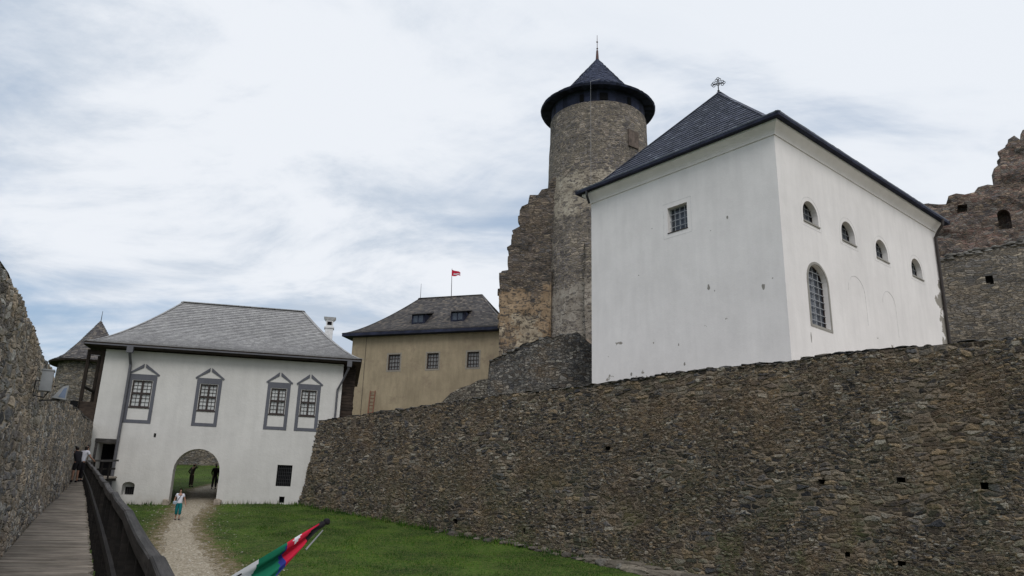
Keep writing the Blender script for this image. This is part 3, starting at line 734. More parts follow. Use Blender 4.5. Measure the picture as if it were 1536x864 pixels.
# painted surrounds with broken pediments
for wi, (s0, s1, z0, z1) in enumerate(WINS):
    mb = MB(); e = .235; zl = z0 - .98; zh = z1 + .38; t = .022
    o0, o1 = s0 - e, s1 + e
    mb.fbox(FG, o0, s0 - .03, zl, zh, 0, t); mb.fbox(FG, s1 + .03, o1, zl, zh, 0, t)
    mb.fbox(FG, s0 - .03, s1 + .03, z1 + .03, zh, 0, t - .002); mb.fbox(FG, s0 - .03, s1 + .03, zl, zl + .20, 0, t - .002)
    mb.build('painted_surround', M_GREYP, gh)
    mb = MB(); c = (s0 + s1) / 2; zp = zh + .60; w = .17; q = .05
    for sg in (-1, 1):
        ex = c + sg * ((o1 - o0) / 2 + .12); ix = c + sg * q
        poly = [(ex, zh + .02), (ex - sg * .06, zh - .08), (o0 if sg < 0 else o1, zh + .003), (ix, zp - w), (ix, zp + w * .35)]
        mb.prism(FG, poly if sg > 0 else poly[::-1], 0, .05)
    mb.build('pediment', M_GREYP, gh)
    mb = MB(); mb.prism(FG, [(o0 + .12, zh + .01), (o1 - .12, zh + .01), (c, zp - .22)], 0, .008); mb.build('pediment_field', M_GATE, gh)
    # sash
    mb = MB(); f = .07; D = -.14
    for (x0, x1, y0, y1) in ((s0, s0 + f, z0, z1), (s1 - f, s1, z0, z1), (s0 + f, s1 - f, z0, z0 + f), (s0 + f, s1 - f, z1 - f, z1)): mb.fbox(FG, x0, x1, y0, y1, D, D + .09)
    zm = z0 + (z1 - z0) * .52; mb.fbox(FG, c - .055, c + .055, z0 + f, z1 - f, D, D + .10); mb.fbox(FG, s0 + f, c - .055, zm - .055, zm + .055, D, D + .1); mb.fbox(FG, c + .055, s1 - f, zm - .055, zm + .055, D, D + .1)
    for (x0, x1) in ((s0 + f, c - .055), (c + .055, s1 - f)):
        for (y0, y1) in ((z0 + f, zm - .055), (zm + .055, z1 - f)):
            xm = (x0 + x1) / 2; mb.fbox(FG, xm - .011, xm + .011, y0, y1, D, D + .035)
            for k in (1, 2): yy = y0 + (y1 - y0) * k / 3; mb.fbox(FG, x0, x1, yy - .010, yy + .010, D + .003, D + .031)
    mb.fbox(FG, s0 - .03, s1 + .03, z0 - .07, z0 - .003, -.1, .05)
    wf = mb.build('window', M_FRAMEW, gh)
    mb = MB(); mb.fbox(FG, s0 + .02, s1 - .02, z0 + .02, z1 - .02, D - .03, D - .012); mb.build('pane', M_GLASSL, wf)
# grate, vents, niche
mb = MB(); mb.fbox(FG, g0[0], g1[0], g0[1], g1[1], -.34, -.30, 1)
gp = mb.build('grated_opening', [M_IRON, M_BLACK], gh); mb = MB()
for k in range(1, 8): x = g0[0] + (g1[0] - g0[0]) * k / 8; mb.fbox(FG, x - .012, x + .012, g0[1], g1[1], -.12, -.09)
for k in range(1, 6): z = g0[1] + (g1[1] - g0[1]) * k / 6; mb.fbox(FG, g0[0], g1[0], z - .012, z + .012, -.09, -.06)
mb.build('grate', M_IRON, gp)
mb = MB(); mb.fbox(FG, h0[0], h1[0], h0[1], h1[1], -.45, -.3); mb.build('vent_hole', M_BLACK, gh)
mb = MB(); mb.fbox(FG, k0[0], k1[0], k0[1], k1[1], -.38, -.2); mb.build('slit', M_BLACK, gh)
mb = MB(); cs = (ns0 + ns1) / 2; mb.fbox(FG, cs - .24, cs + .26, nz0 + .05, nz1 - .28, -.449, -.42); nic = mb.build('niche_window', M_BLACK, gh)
mb = MB(); 
for k in range(1, 4): mb.fbox(FG, cs - .24 + .125 * k - .012, cs - .24 + .125 * k + .012, nz0 + .05, nz1 - .28, -.42, -.40)
mb.build('window_bar', M_IRON, nic)
# gallery door with grey timber frame
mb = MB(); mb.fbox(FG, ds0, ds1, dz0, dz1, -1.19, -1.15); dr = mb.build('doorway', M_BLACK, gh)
mb = MB(); mb.fbox(FG, ds0 - .14, ds0, dz0, dz1, -.02, .05); mb.fbox(FG, ds1, ds1 + .14, dz0, dz1, -.02, .05); mb.fbox(FG, ds0 - .16, ds1 + .18, dz1, dz1 + .22, -.02, .07)
mb.build('door_frame', M_RAIL, dr)
for x in (a0 - .1, a1 + .12):
    mb = MB(); p = FG.p(x, 0, .12); mb.rock((p.x, p.y, g(p.x, p.y) + .08), .22, .18, .24, sub=3)
    mb.build('wheel_guard', rockm('guard_stone', [(.26, .22, .18), (.32, .28, .23)]), gh, smooth_=True)
# roof
OL, OR_, OF = 1.1, 1.12, .75
c4 = [FG.p(sL - OL, 0, OF), FG.p(sR + OR_, 0, OF), FG.p(sR + OR_, 0, -DEP - OF), FG.p(sL - OL, 0, -DEP - OF)]
FGm = Frame(FG.p(0, 0), 78, -DEP / 2)
rA = FGm.sz(275, 453); rB = FGm.sz(455, 469); ZR = (rA[1] + rB[1]) / 2; print('gate ridge', rA, rB)
hip_roof(gh, c4, FGm.p(rA[0], 0), FGm.p(rB[0], 0), ZE + .28, ZR, lambda t: t ** 1.32, .26, 32, M_SH_GREY, M_DWOOD, .22, lift=.05)
mb = MB(); mb.fbox(FG, sL - OL + .05, sR + OR_ - .05, ZE + .10, ZE + .18, OF + .01, OF + .08); mb.build('gutter', M_PIPE, gh)
# downpipes
mb = MB(); ps = FG.sz(198, 540)[0]; pb = ps - .05
mb.tube([FG.p(ps, ZE + .05, OF + .05), FG.p(ps, ZE - .35, OF - .05), FG.p(ps, ZE - .9, .14), FG.p(ps, 4, .12), FG.p(ps, .2, .12)], .085, 10)
mb.fbox(FG, ps - .18, ps + .18, ZE - .28, ZE + .12, OF - .12, OF + .16); mb.build('downpipe', M_PIPE, gh, smooth_=False)
mb = MB(); ps = FG.sz(503, 620)[0]; p2_ = FG.sz(516, 548)[0]
mb.tube([FG.p(p2_ + .35, ZE + .05, OF + .05), FG.p(p2_ + .3, ZE - .4, OF - .05), FG.p(p2_ + .1, ZE - .9, .4), FG.p(ps, ZE - 1.7, .12), FG.p(ps, 5.2, .12)], .07, 10)
mb.fbox(FG, p2_ + .2, p2_ + .5, ZE - .28, ZE + .12, OF - .12, OF + .16); mb.build('downpipe', M_PIPE, gh)
# timber side gallery (left) under the eaves
for (n_, s_) in ((-.2, -.98), (-2.4, -.98), (-4.8, -.98), (-7.4, -.98), (-.2, -.15)):
    mb = MB(); mb.beam(FG.p(sL + s_, 3.4, n_), FG.p(sL + s_, ZE - .05, n_), .17, .17, up=FG.d); mb.build('gallery_post', M_DWOOD, gh)
mb = MB(); mb.fbox(FG, sL - 1.02, sL - .95, 5.3, 6.35, -7.5, -.1); mb.fbox(FG, sL - 1.02, sL - .02, 5.3, 6.35, -.16, -.1); mb.fbox(FG, sL - 1.02, sL - .02, 5.15, 5.29, -7.5, -.1)
mb.fbox(FG, sL - 1.05, sL - .92, 7.2, 7.32, -7.5, -.1); mb.fbox(FG, sL - 1.02, sL - .02, ZE - .35, ZE - .1, -.3, -.12)
mb.build('gallery_panel', M_DWOOD, gh)
# timber clad side (right)
mb = MB(); k = 0; z = 6.3
while z < ZE - .05:
    mb.hexa([FG.p(sR + .01, z, -.55), FG.p(sR + .78 + .06 * random.random(), z, -.55), FG.p(sR + .78, z, -5), FG.p(sR + .01, z, -5), FG.p(sR + .01, z + .19, -.57), FG.p(sR + .76 + .06 * (z - 6) / 3, z + .19, -.57), FG.p(sR + .76, z + .19, -5), FG.p(sR + .01, z + .19, -5)]); z += .2
mb.fbox(FG, sR + .01, sR + .55, 4.6, 6.3, -4.8, -.9)
mb.build('timber_cladding', M_DWOOD, gh)
# white chimney
ch = FGm.sz(494, 486); mb = MB(); F2 = Frame(FG.p(0, 0), 78, -DEP - .6); cx_, cz_ = F2.sz(493, 500); cw = .30
mb.fbox(F2, cx_ - cw, cx_ + cw, 9.5, cz_ + .35, -cw, cw); chm = mb.build('chimney', M_WHITEP, gh)
mb = MB(); mb.fbox(F2, cx_ - cw - .07, cx_ + cw + .07, cz_ + .35, cz_ + .47, -cw - .07, cw + .07)
mb.fbox(F2, cx_ - cw + .03, cx_ + cw - .03, cz_ + .47, cz_ + 1.0, -cw + .03, cw - .03)
tp = F2; q = [F2.p(cx_ + a * (cw + .02), cz_ + 1.0, b_ * (cw + .02)) for a, b_ in ((-1, 1), (1, 1), (1, -1), (-1, -1))] + [F2.p(cx_ + a * (cw + .16), cz_ + 1.2, b_ * (cw + .16)) for a, b_ in ((-1, 1), (1, 1), (1, -1), (-1, -1))]
mb.hexa(q); mb.build('chimney_cap', M_WHITEP, chm)
mb = MB(); mb.fbox(F2, cx_ - .17, cx_ + .17, cz_ + .6, cz_ + .88, cw - .03, cw - .02); mb.build('flue_opening', M_BLACK, chm)

# back wall seen through the arch and its bank
Fb = Frame((-28, 84), 84)
bw = thing('far_courtyard_wall', 'rubble stone wall seen through the archway beyond the second lawn', 'wall', Fb.p(0, 4))
o, at3, T3 = curtain('wall_face', [Fb.p(-16, 0), Fb.p(18, 0)], lambda s: 3.6, lambda s: 10.3 + .3 * noise.noise(Vector((s * .3, 0, 0))), .12, .3, M_LOWR, 1.2, bw, 1 if Vector((Fb.d.y, -Fb.d.x, 0)).dot(Fb.n) > 0 else -1, bulge=.15)

# ================================================================= OCHRE HOUSE
FO = Frame(at_y(600, 545, 80), 107); sz = FO.sz
oL = sz(529, 512)[0]; oR = sz(760, 500)[0]; zO = (sz(529, 507)[1] + sz(740, 495)[1]) / 2; print('ochre', oL, oR, zO)
oh = thing('ochre_palace', 'ochre rendered house with dark shingle roof and two dormers behind the dark wall', 'building', FO.p((oL + oR) / 2, 4))
OD = 11
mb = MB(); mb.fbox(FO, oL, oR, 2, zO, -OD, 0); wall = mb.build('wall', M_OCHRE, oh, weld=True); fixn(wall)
OW = []
for (x0, x1, y0, y1) in [(583, 599, 532, 555), (641, 657, 530, 553), (701, 718, 528, 551)]: a, zt1 = sz(x0, y0); b_, zb1 = sz(x1, y1); OW.append((a, b_, zb1, zt1))
cut(wall, [rc(FO, *w, .3) for w in OW])
for s0, s1, z0, z1 in OW:
    mb = MB(); f = .09; c = (s0 + s1) / 2
    for (x0, x1, y0, y1) in ((s0, s0 + f, z0, z1), (s1 - f, s1, z0, z1), (s0 + f, s1 - f, z0, z0 + f), (s0 + f, s1 - f, z1 - f, z1)): mb.fbox(FO, x0, x1, y0, y1, -.2, -.08)
    for k in (1, 2, 3): x = s0 + (s1 - s0) * k / 4; mb.fbox(FO, x - .025, x + .025, z0 + f, z1 - f, -.19, -.15)
    for k in (1, 2, 3): y = z0 + (z1 - z0) * k / 4; mb.fbox(FO, s0 + f, s1 - f, y - .025, y + .025, -.186, -.154)
    wf = mb.build('window', M_FRAMEW, oh)
    mb = MB(); mb.fbox(FO, s0 + .02, s1 - .02, z0 + .02, z1 - .02, -.28, -.22); mb.build('pane', plain('mesh_covered_glass', (.16, .155, .15), .3, .5), wf)
    mb = MB(); e = .16
    for (x0, x1, y0, y1) in ((s0 - e, s0, z0 - e, z1 + e), (s1, s1 + e, z0 - e, z1 + e), (s0, s1, z0 - e, z0), (s0, s1, z1, z1 + e)): mb.fbox(FO, x0, x1, y0, y1, 0, .02)
    mb.build('window_surround', plain('pale_surround', (.24, .215, .18), .9), oh)
c4 = [FO.p(oL - .9, 0, .8), FO.p(oR + .9, 0, .8), FO.p(oR + .9, 0, -OD - .8), FO.p(oL - .9, 0, -OD - .8)]
FOm = Frame(FO.p(0, 0), 107, -OD / 2); r1 = FOm.sz(629, 448); r2 = FOm.sz(723, 443); print('ochre ridge', r1, r2)
ZOR = (r1[1] + r2[1]) / 2; zO2 = zO + .25
prof_o = lambda t: t ** 1.3
hip_roof(oh, c4, FOm.p(r1[0], 0), FOm.p(r2[0], 0), zO2, ZOR, prof_o, .3, 30, M_SH_OLD, M_SOFF, .3, lift=.05)
for (px, py, l_) in [(627, 479, 0), (686, 475, 0)]:
    nF = -1.9; a, z = sz(px, py, nF); t = (.8 - nF) / (OD / 2 + .8); 
    for _ in range(12):
        zroof = zO2 + (ZOR - zO2) * prof_o(t); a, z = sz(px, py + 8, .8 - t * (OD / 2 + .8)); t = min(.9, max(.1, t - (zroof - z) * .05))
    nF = .8 - t * (OD / 2 + .8); zroof = zO2 + (ZOR - zO2) * prof_o(t)
    mb = MB(); mb.fbox(FO, a - .75, a + .75, zroof - .3, zroof + 1.15, nF - 2.5, nF); dm = mb.build('dormer', M_SOFF, oh)
    mb = MB(); mb.fbox(FO, a - .55, a - .06, zroof + .2, zroof + 1.0, nF, nF + .015); mb.fbox(FO, a + .06, a + .55, zroof + .2, zroof + 1.0, nF, nF + .015); mb.build('dormer_window', M_GLASSD, dm)
    mb = MB(); P = lambda s_, z_, n_: FO.p(a + s_, zroof + z_, nF + n_)
    mb.hexa([P(-1.05, 1.02, .35), P(1.05, 1.02, .35), P(.9, 1.95, -3), P(-.9, 1.95, -3), P(-1.05, 1.12, .35), P(1.05, 1.12, .35), P(.9, 2.05, -3), P(-.9, 2.05, -3)]); mb.build('dormer_roof', M_SH_OLD, dm)
mb = MB(); ax = sz(546, 560)[0]; mb.tube([FO.p(ax, zO, .05), FO.p(ax, 8, .05)], .02, 5); mb.build('lightning_wire', M_IRON, oh)
a = FOm.sz(631, 440)[0]; mb = MB(); mb.tube([FOm.p(a, ZOR - .1), FOm.p(a, FOm.sz(633, 428)[1] + .2)], [.03, .015], 6); mb.build('lightning_rod', M_IRON, oh)
# flag on the ridge
a, zt_f = FOm.sz(678, 403); fr = thing('rooftop_flag', 'small red and white flag on a thin pole above the ochre house roof', 'flag', FOm.p(a, ZOR))
mb = MB(); a2 = FOm.sz(677, 445)[0]; mb.tube([FOm.p(a2, ZOR - .1), FOm.p(a, zt_f)], [.04, .025], 6); mb.build('pole', M_IRON, fr)
M_RED = plain('red_cloth', (.50, .02, .05), .8, .1, var=.1); M_WCL = plain('white_cloth', (.62, .62, .66), .8, .1, var=.05)
M_BLU = plain('blue_cloth', (.03, .04, .22), .8, .1, var=.1); M_GRN = plain('green_cloth', (.012, .15, .085), .8, .1, var=.1); M_BLK = plain('black_cloth', (.01, .01, .012), .7, .2)
mb = MB(); K = 9
for i in range(K):
    for j in range(4):
        f = lambda u, v: FOm.p(a + .02 + u * 1.05, zt_f - .12 - v * (.75 - .35 * u) - u * .38 - .05 * math.sin(u * 7), .10 * math.sin(u * 8 + v))
        u0, u1, v0, v1 = i / K, (i + 1) / K, j / 4, (j + 1) / 4
        mb.face([f(u0, v1), f(u1, v1), f(u1, v0), f(u0, v0)], mi=1 if (j == 2 and i > 1) else 0)
mb.build('cloth', [M_RED, M_WCL], fr)
# ladder leaning on it
Lb = sz(557, 617, .55); Lt = sz(559, 586, .2); mb = MB(); lw = .27
ld = thing('ladder', 'red brown wooden ladder leaning against the ochre house wall', 'ladder', FO.p(Lb[0], 7, .6))
for sg in (-1, 1): m_ = MB(); m_.beam(FO.p(Lb[0] + sg * lw, Lb[1] - 2.5, .9), FO.p(Lt[0] + sg * lw, Lt[1], .15), .1, .09); m_.build('rail', M_LADDER, ld)
for k in range(13):
    t = k / 13 + .05; m_ = MB(); A_ = FO.p(Lb[0], Lb[1] - 2.5, .9).lerp(FO.p(Lt[0], Lt[1], .15), t); m_.beam(A_ - FO.d * lw, A_ + FO.d * lw, .06, .06); m_.build('rung', M_LADDER, ld)

# ================================================================= ROUND TOWER
TD = 62.; ta = R(6.6); tc_ = Vector((math.sin(ta) * TD, math.cos(ta) * TD, 0)); TR = 4.2
zb_t = at_y(896, 165, TD * math.cos(ta))[2]
FT = Frame(tc_, 96.6); zbr = FT.sz(896, 169)[1]; zap = FT.sz(896, 88)[1]; print('tower brim', zbr, 'apex', zap)
tw = thing('round_tower', 'tall round stone keep with a dark flared cone roof and spike', 'tower', Vector((tc_.x, tc_.y, 4)))
cp = [tc_ + Vector((math.sin(2 * math.pi * k / 48), math.cos(2 * math.pi * k / 48), 0)) * (TR + .5) for k in range(49)]
zwt = zbr - 1.25
o, _, _ = curtain('wall', cp, lambda s: 3, lambda s: zwt, .22, .5, M_TOWER, 0, tw, 1 if (Vector((cp[1] - cp[0])).normalized().cross(Vector((0, 0, 1)))).dot(cp[0] - tc_) > 0 else -1, closed=True, bulge=.14)
def ring(r, n=64, c=None): c = tc_ if c is None else c; return [c + Vector((math.cos(2 * math.pi * k / n) * r, math.sin(2 * math.pi * k / n) * r, 0)) for k in range(n)]
def lathe(mb, prof, c, n=64, mi=0):
    for (r0, z0), (r1, z1) in zip(prof[:-1], prof[1:]):
        a = ring(r0, n, c); b_ = ring(r1, n, c)
        for k in range(n):
            k2 = (k + 1) % n; q = [a[k], a[k2], b_[k2], b_[k]]; zz_ = [z0, z0, z1, z1]
            pts = [Vector((p.x, p.y, z)) for p, z in zip(q, zz_)]
            if r1 < 1e-3: pts = pts[:3]
            if r0 < 1e-3: pts = [pts[0], pts[2], pts[3]]
            mb.face(pts, [(k * .3, z0), (k * .3 + .3, z0), (k * .3 + .3, z1), (k * .3, z1)][:len(pts)], mi)
mb = MB(); lathe(mb, [(TR - .12, zwt - .4), (TR - .12, zbr + .1)], tc_, 48); dru = mb.build('timber_drum', M_SOFF, tw)
for px in (903, 909, 946, 872):
    s_ = FT.sz(px, 155, TR)[0]; nn = math.sqrt(TR ** 2 - s_ ** 2); ou = (FT.d * s_ + FT.n * nn).normalized(); tn = Vector((-ou.y, ou.x, 0)); c = tc_ + ou * (TR - .1)
    q = [c - tn * .17 + ou * .04, c + tn * .17 + ou * .04, c + tn * .17 - ou * .1, c - tn * .17 - ou * .1]
    mb = MB(); mb.hexa([p + Vector((0, 0, zwt + .15)) for p in q] + [p + Vector((0, 0, zwt + .8)) for p in q]); mb.build('drum_window', M_BLACK, dru)
def cone_roof(root, c, prof, width, rows, mat, name='roof', soffit_r=None, soff=None, lift=.04):
    mb = MB(); ln = [0]
    for (r0, z0), (r1, z1) in zip(prof[:-1], prof[1:]): ln.append(ln[-1] + math.hypot(r1 - r0, z1 - z0))
    def P(t): q = t * ln[-1]; return float(np.interp(q, ln, [p[0] for p in prof])), float(np.interp(q, ln, [p[1] for p in prof]))
    for i in range(rows):
        r0, z0 = P(i / rows); r1, z1 = P(min(1, (i + 1.2) / rows)); n = max(10, int(2 * math.pi * r0 / width)); ph = random.random()
        for k in range(n):
            a0, a1 = 2 * math.pi * (k + ph) / n, 2 * math.pi * (k + .96 + ph) / n; lf = lift * random.uniform(.6, 1.3); dz = random.uniform(-.02, .02); cc = random.random()
            f = lambda a, r, z: Vector((c.x + math.cos(a) * r, c.y + math.sin(a) * r, z))
            q0, q1 = f(a0, r0 + lf * .6, z0 + lf * .6 + dz), f(a1, r0 + lf * .6, z0 + lf * .6 + dz)
            mb.face([q0, q1, f(a1, r1, z1), f(a0, r1, z1)], c=cc); mb.face([f(a0, r0 - .02, z0 - .03), f(a1, r0 - .02, z0 - .03), q1, q0], c=cc * .5)  # riser tone darkened too, a painted course shadow
    o = mb.build(name, mat, root)
    mb = MB(); r0, z0 = prof[0]
    lathe(mb, [(soffit_r, z0 - .05), (r0 - .06, z0 - .14), (r0 + .01, z0 + .0)], c, 64); 
    lathe(mb, [(soffit_r, z0 - .05), (soffit_r * .98, z0 + .3)], c, 64); mb.build('soffit', soff, root)
    return o
BR = 5.0
cone_roof(tw, tc_, [(BR, zbr), (4.3, zbr + .42), (3.65, zbr + .88), (3.1, zbr + 1.4), (0.02, zap)], .26, 34, M_SLATE, soffit_r=TR - .1, soff=M_SOFF)
mb = MB(); z1 = FT.sz(896, 76)[1]; z2 = FT.sz(896, 53)[1]
V3 = lambda p, z: Vector((p[0], p[1], z))
mb.tube([V3(tc_, zap - .3), V3(tc_, z1), V3(tc_, z1 + .05), V3(tc_, z2)], [.16, .09, .035, .02], 8)
for zz_ in (z1 + .2, z1 + .9): mb.rock(V3(tc_, zz_), .09, .09, .07, blocky=0)
mb.build('spire', plain('rusty_spike', (.10, .05, .045), .6), tw)
mb = MB(); an = FT.sz(887, 200)[0]
w_ = []
for (px, py, rr) in [(897, 92, .1), (905, 118, 2.35)]:
    s_, z_ = FT.sz(px, py, rr); w_.append(FT.p(s_, z_, rr + .05))
s_ = an; nn = math.sqrt(max(.1, (BR + .05) ** 2 - s_ ** 2)); w_.append(FT.p(s_, zbr + .1, nn)); w_.append(FT.p(s_, zbr - .1, nn)); 
nn = math.sqrt(TR ** 2 - s_ ** 2) + .45; w_.append(FT.p(s_, zbr - 1.4, nn)); w_.append(FT.p(s_, 20, nn + .1))
mb.tube(w_, .013, 5); mb.build('lightning_wire', M_WIRE, tw)
# recess in the tower face
mb = MB(); s_, z_ = FT.sz(948, 214, 2.6); nn = math.sqrt(TR ** 2 - s_ ** 2); ou = (FT.d * s_ + FT.n * nn).normalized(); c = tc_ + ou * (TR + .10); tn = Vector((0, 0, 1)).cross(ou)
q = [c - tn * .55 + ou * .1, c + tn * .55 + ou * .1, c + tn * .55 - ou * .6, c - tn * .55 - ou * .6]
cm = MB(); cm.hexa([p + Vector((0, 0, z_ - .75)) for p in q] + [p + Vector((0, 0, z_ + .75)) for p in q])
cm.build('bricked_recess', plain('recess_brick', (.115, .09, .075), .95, var=.45, ns=3), tw)

# ================================================================= ragged slabs (ruins)
def jag(pts, step=.45, amp=.22, vert=True):
    out = []
    for (a, b_) in zip(pts[:-1], pts[1:]):
        L_ = math.dist(a, b_); n = max(1, int(L_ / step))
        for k in range(n):
            t = k / n; x = a[0] + (b_[0] - a[0]) * t; z = a[1] + (b_[1] - a[1]) * t
            dx = random.uniform(-amp, amp); dz = random.uniform(-amp, amp) * .5
            out.append((x + dx, z + dz))
            if n > 2 and random.random() < .75:      # little step: a stone's height
                t2 = (k + .92) / n
                if abs(b_[1] - a[1]) > abs(b_[0] - a[0]): out.append((x + dx, a[1] + (b_[1] - a[1]) * t2 + dz * .4))
                else: out.append((a[0] + (b_[0] - a[0]) * t2 + dx * .4, z + dz))
    out.append(pts[-1]); return out
def slab(name, F, poly, thick, mat, parent, gstep=.45, rel=.30, seed=0, cutters=None):
    n = len(poly); P2 = [Vector(p) for p in poly]
    xs_ = [p[0] for p in poly]; zs_ = [p[1] for p in poly]; inner = []
    def inside(x, z):
        c = False; j = n - 1
        for i in range(n):
            xi, zi = poly[i]; xj, zj = poly[j]
            if (zi > z) != (zj > z) and x < (xj - xi) * (z - zi) / (zj - zi + 1e-12) + xi: c = not c
            j = i
        return c
    x = min(xs_)
    while x < max(xs_):
        z = min(zs_)
        while z < max(zs_):
            px_, pz_ = x + random.uniform(-.1, .1), z + random.uniform(-.1, .1)
            if inside(px_, pz_) and min(math.hypot(px_ - a, pz_ - b_) for a, b_ in poly) > gstep * .35: inner.append(Vector((px_, pz_)))
            z += gstep
        x += gstep
    vo, _, fo, _, _, _ = delaunay_2d_cdt(P2 + inner, [], [list(range(n))], 1, 1e-5)
    mb = MB()
    dn = lambda x, z: rel * noise.noise(Vector((x * .45, z * .6, seed))) + rel * .6 * noise.noise(Vector((x * 1.4, z * 2.2, seed + 5)))
    for f in fo:
        q = [vo[i] for i in f]; ar = sum(q[i].x * q[(i + 1) % 3].y - q[(i + 1) % 3].x * q[i].y for i in range(3))
        if F.d.cross(Vector((0, 0, 1))).dot(F.n) * ar < 0: q = q[::-1]
        mb.face([F.p(p.x, p.y, dn(p.x, p.y)) for p in q], [(p.x, p.y) for p in q])
        mb.face([F.p(p.x, p.y, -thick) for p in q[::-1]], [(p.x, p.y) for p in q[::-1]])
    acc = 0
    for i in range(n):
        a, b_ = poly[i], poly[(i + 1) % n]; K = max(1, int(thick / .6)); L_ = math.dist(a, b_)
        pr = None
        for k in range(K + 1):
            t = k / K; w = [F.p(p[0] + (rel * .8 * noise.noise(Vector((p[1] * 1.1, t * 4, seed))) if 0 < k < K else 0), p[1] + (rel * .8 * noise.noise(Vector((p[0] * 1.3, t * 4, seed + 3))) if 0 < k < K else 0), dn(*p) * (1 - t) - thick * t) for p in (a, b_)]
            if pr: mb.face([pr[0], w[0], w[1], pr[1]], [((k - 1) * .6, acc), (k * .6, acc), (k * .6, acc + L_), ((k - 1) * .6, acc + L_)])
            pr = w
        acc += L_
    o = mb.build(name, mat, parent, weld=True)
    fixn(o)
    return o
# ruined wall beside the keep
FRU = Frame(at_y(780, 450, 60), 97); z_ = lambda *pts, F=FRU: [F.sz(*p) for p in pts]
up = z_((748, 560), (749, 500), (748, 440), (751, 408), (762, 405), (761, 370), (768, 366), (770, 345), (778, 340), (780, 316), (790, 305), (793, 292), (806, 291), (812, 284), (822, 282), (826, 268), (836, 264))
poly = jag(up, .4, .13) + z_((842, 262), (842, 560))[0:2]
rw = thing('ruined_wall', 'broken stone wall stub with stepped ragged edge and ochre render joined to the left of the keep', 'ruin', FRU.p(0, 4))
slab('masonry', FRU, [(a, b_) for a, b_ in poly] + [(poly[-1][0], 3), (poly[0][0], 3)], 3.2, M_RUIN, rw, .4, .28, 2)
# lower block stands proud of it
lo = z_((750, 500), (750, 412), (766, 408), (790, 411), (828, 408))
slab('lower_masonry', Frame(FRU.o, 97, .5), jag(lo, .5, .07) + [(lo[-1][0], 4), (lo[0][0], 4)], .6, M_RUIN, rw, .45, .2, 8)
# pale buttress strip at the right of the keep foot
FBT = Frame(at_y(885, 450, 56.6), 97); bt = z_((878, 520), (877, 365), (884, 358), (899, 352), F=FBT); slab('buttress', Frame(FRU.o, 97, 0) if False else FBT, jag(bt, .8, .08) + [(bt[-1][0] + 1, 4), (bt[0][0], 4)], 3, M_TOWER, rw, .5, .2, 14)
# bastion mound in front
zz2 = []
FB = Frame(at_y(800, 560, 50.5), 95)
prof_px = [(722, 533), (740, 529), (752, 524), (778, 516), (805, 508), (833, 503), (850, 501), (870, 502), (884, 508), (897, 520)]
tb = [FB.sz(*p) for p in prof_px]
bs0, bs1 = tb[0][0], tb[-1][0] + 5; tb.append((bs1, tb[-1][1] - .5))
bpts = []
for k in range(25):
    s_ = bs0 + (bs1 - bs0) * k / 24; u_ = (k / 24 - .5) * 2; bpts.append(FB.p(s_, 0, .9 - 1.6 * u_ * u_))
bm_ = thing('bastion', 'rounded grey rubble bastion swelling out below the keep', 'wall', FB.p((bs0 + bs1) / 2, 4))
Lb_ = 0
bt_ = interp(tb)
o, atb, Tb = curtain('wall_face', bpts, lambda s: 3.0, lambda s: bt_(bs0 + s * (bs1 - bs0) / 14.0 if False else bs0 + s / 1.02) + .30 * noise.noise(Vector((s * 1.3, 0, 2))), .14, .9, M_MOUND, 5.0, bm_, 1 if Vector((FB.d.y, -FB.d.x, 0)).dot(FB.n) > 0 else -1, bulge=.3)
coping(bm_, atb, Tb, lambda s: bt_(bs0 + s / 1.02), .9, 1.5, rockm('bastion_top_stone', [(.08, .08, .078), (.14, .135, .125), (.2, .19, .175)]), (.4, .12), 1, .1, .1)
# rubble foot between ochre house and bastion
FR2 = Frame(at_y(690, 580, 60), 100); rp = [FR2.sz(*p) for p in ((664, 604), (676, 592), (690, 581), (705, 576), (718, 570), (735, 568))]
rb = slab('rubble_bank', FR2, jag(rp, .5, .12) + [(rp[-1][0], 4), (rp[0][0], 4)], 2.5, stone('pale_rubble', (.4, .15), (.25, .1), pal=[(.16, .15, .13), (.22, .2, .17), (.28, .26, .22), (.12, .11, .1)], mortar=(.12, .11, .09), disp=.12, real=False), None, .45, .3, 21)
tag(rb, 'low pale rubble remnant between the ochre house and the bastion', 'ruin')

# ================================================================= WHITE CHAPEL
C0 = at_y(1159.5, 181, 36); FL = Frame(C0, -40.75 + 180); FRr = Frame(C0, 49.25)   # FL runs towards C0 from the left
wL = -FL.sz(887, 292)[0]; wR = FRr.sz(1402, 339)[0]; print('chapel', wL, wR)
ZC = 20.0
ce = thing('chapel', 'tall white limewashed chapel with dark hip roof above the stone wall', 'building', Vector((C0.x, C0.y, 4)))
V0 = Vector((C0.x, C0.y, 0)); c1 = V0 - FL.d * wL; c2 = V0 + FRr.d * wR; c3 = c1 + FRr.d * wR
mb = MB(); mb.hexa([V3(p, 3.5) for p in (V0, c1, c3, c2)] + [V3(p, ZC) for p in (V0, c1, c3, c2)]); wall = mb.build('wall', M_CHAPEL, ce, weld=True); fixn(wall)
cuts = []
q0 = FL.sz(1001, 352); q1 = FL.sz(1030, 304); q2 = FL.sz(1002, 315)
wl = (q2[0] - .05, q1[0], q0[1] + .05, FL.sz(1015, 308)[1]); cuts.append(rc(FL, *wl, .42))
AR = []
for (x0, x1, yb, yt) in [(1206, 1228, (334, 341), 304), (1263, 1284, (360, 368), 334), (1315, 1333, (386, 393), 361), (1369, 1384, (413, 418), 389)]:
    s0 = FRr.sz(x0, yb[0])[0]; s1 = FRr.sz(x1, yb[1])[0]; z0 = FRr.sz((x0 + x1) / 2, sum(yb) / 2)[1]; z1 = FRr.sz((x0 + x1) / 2 - 1, yt)[1]; AR.append([s0, s1, z0, z1])
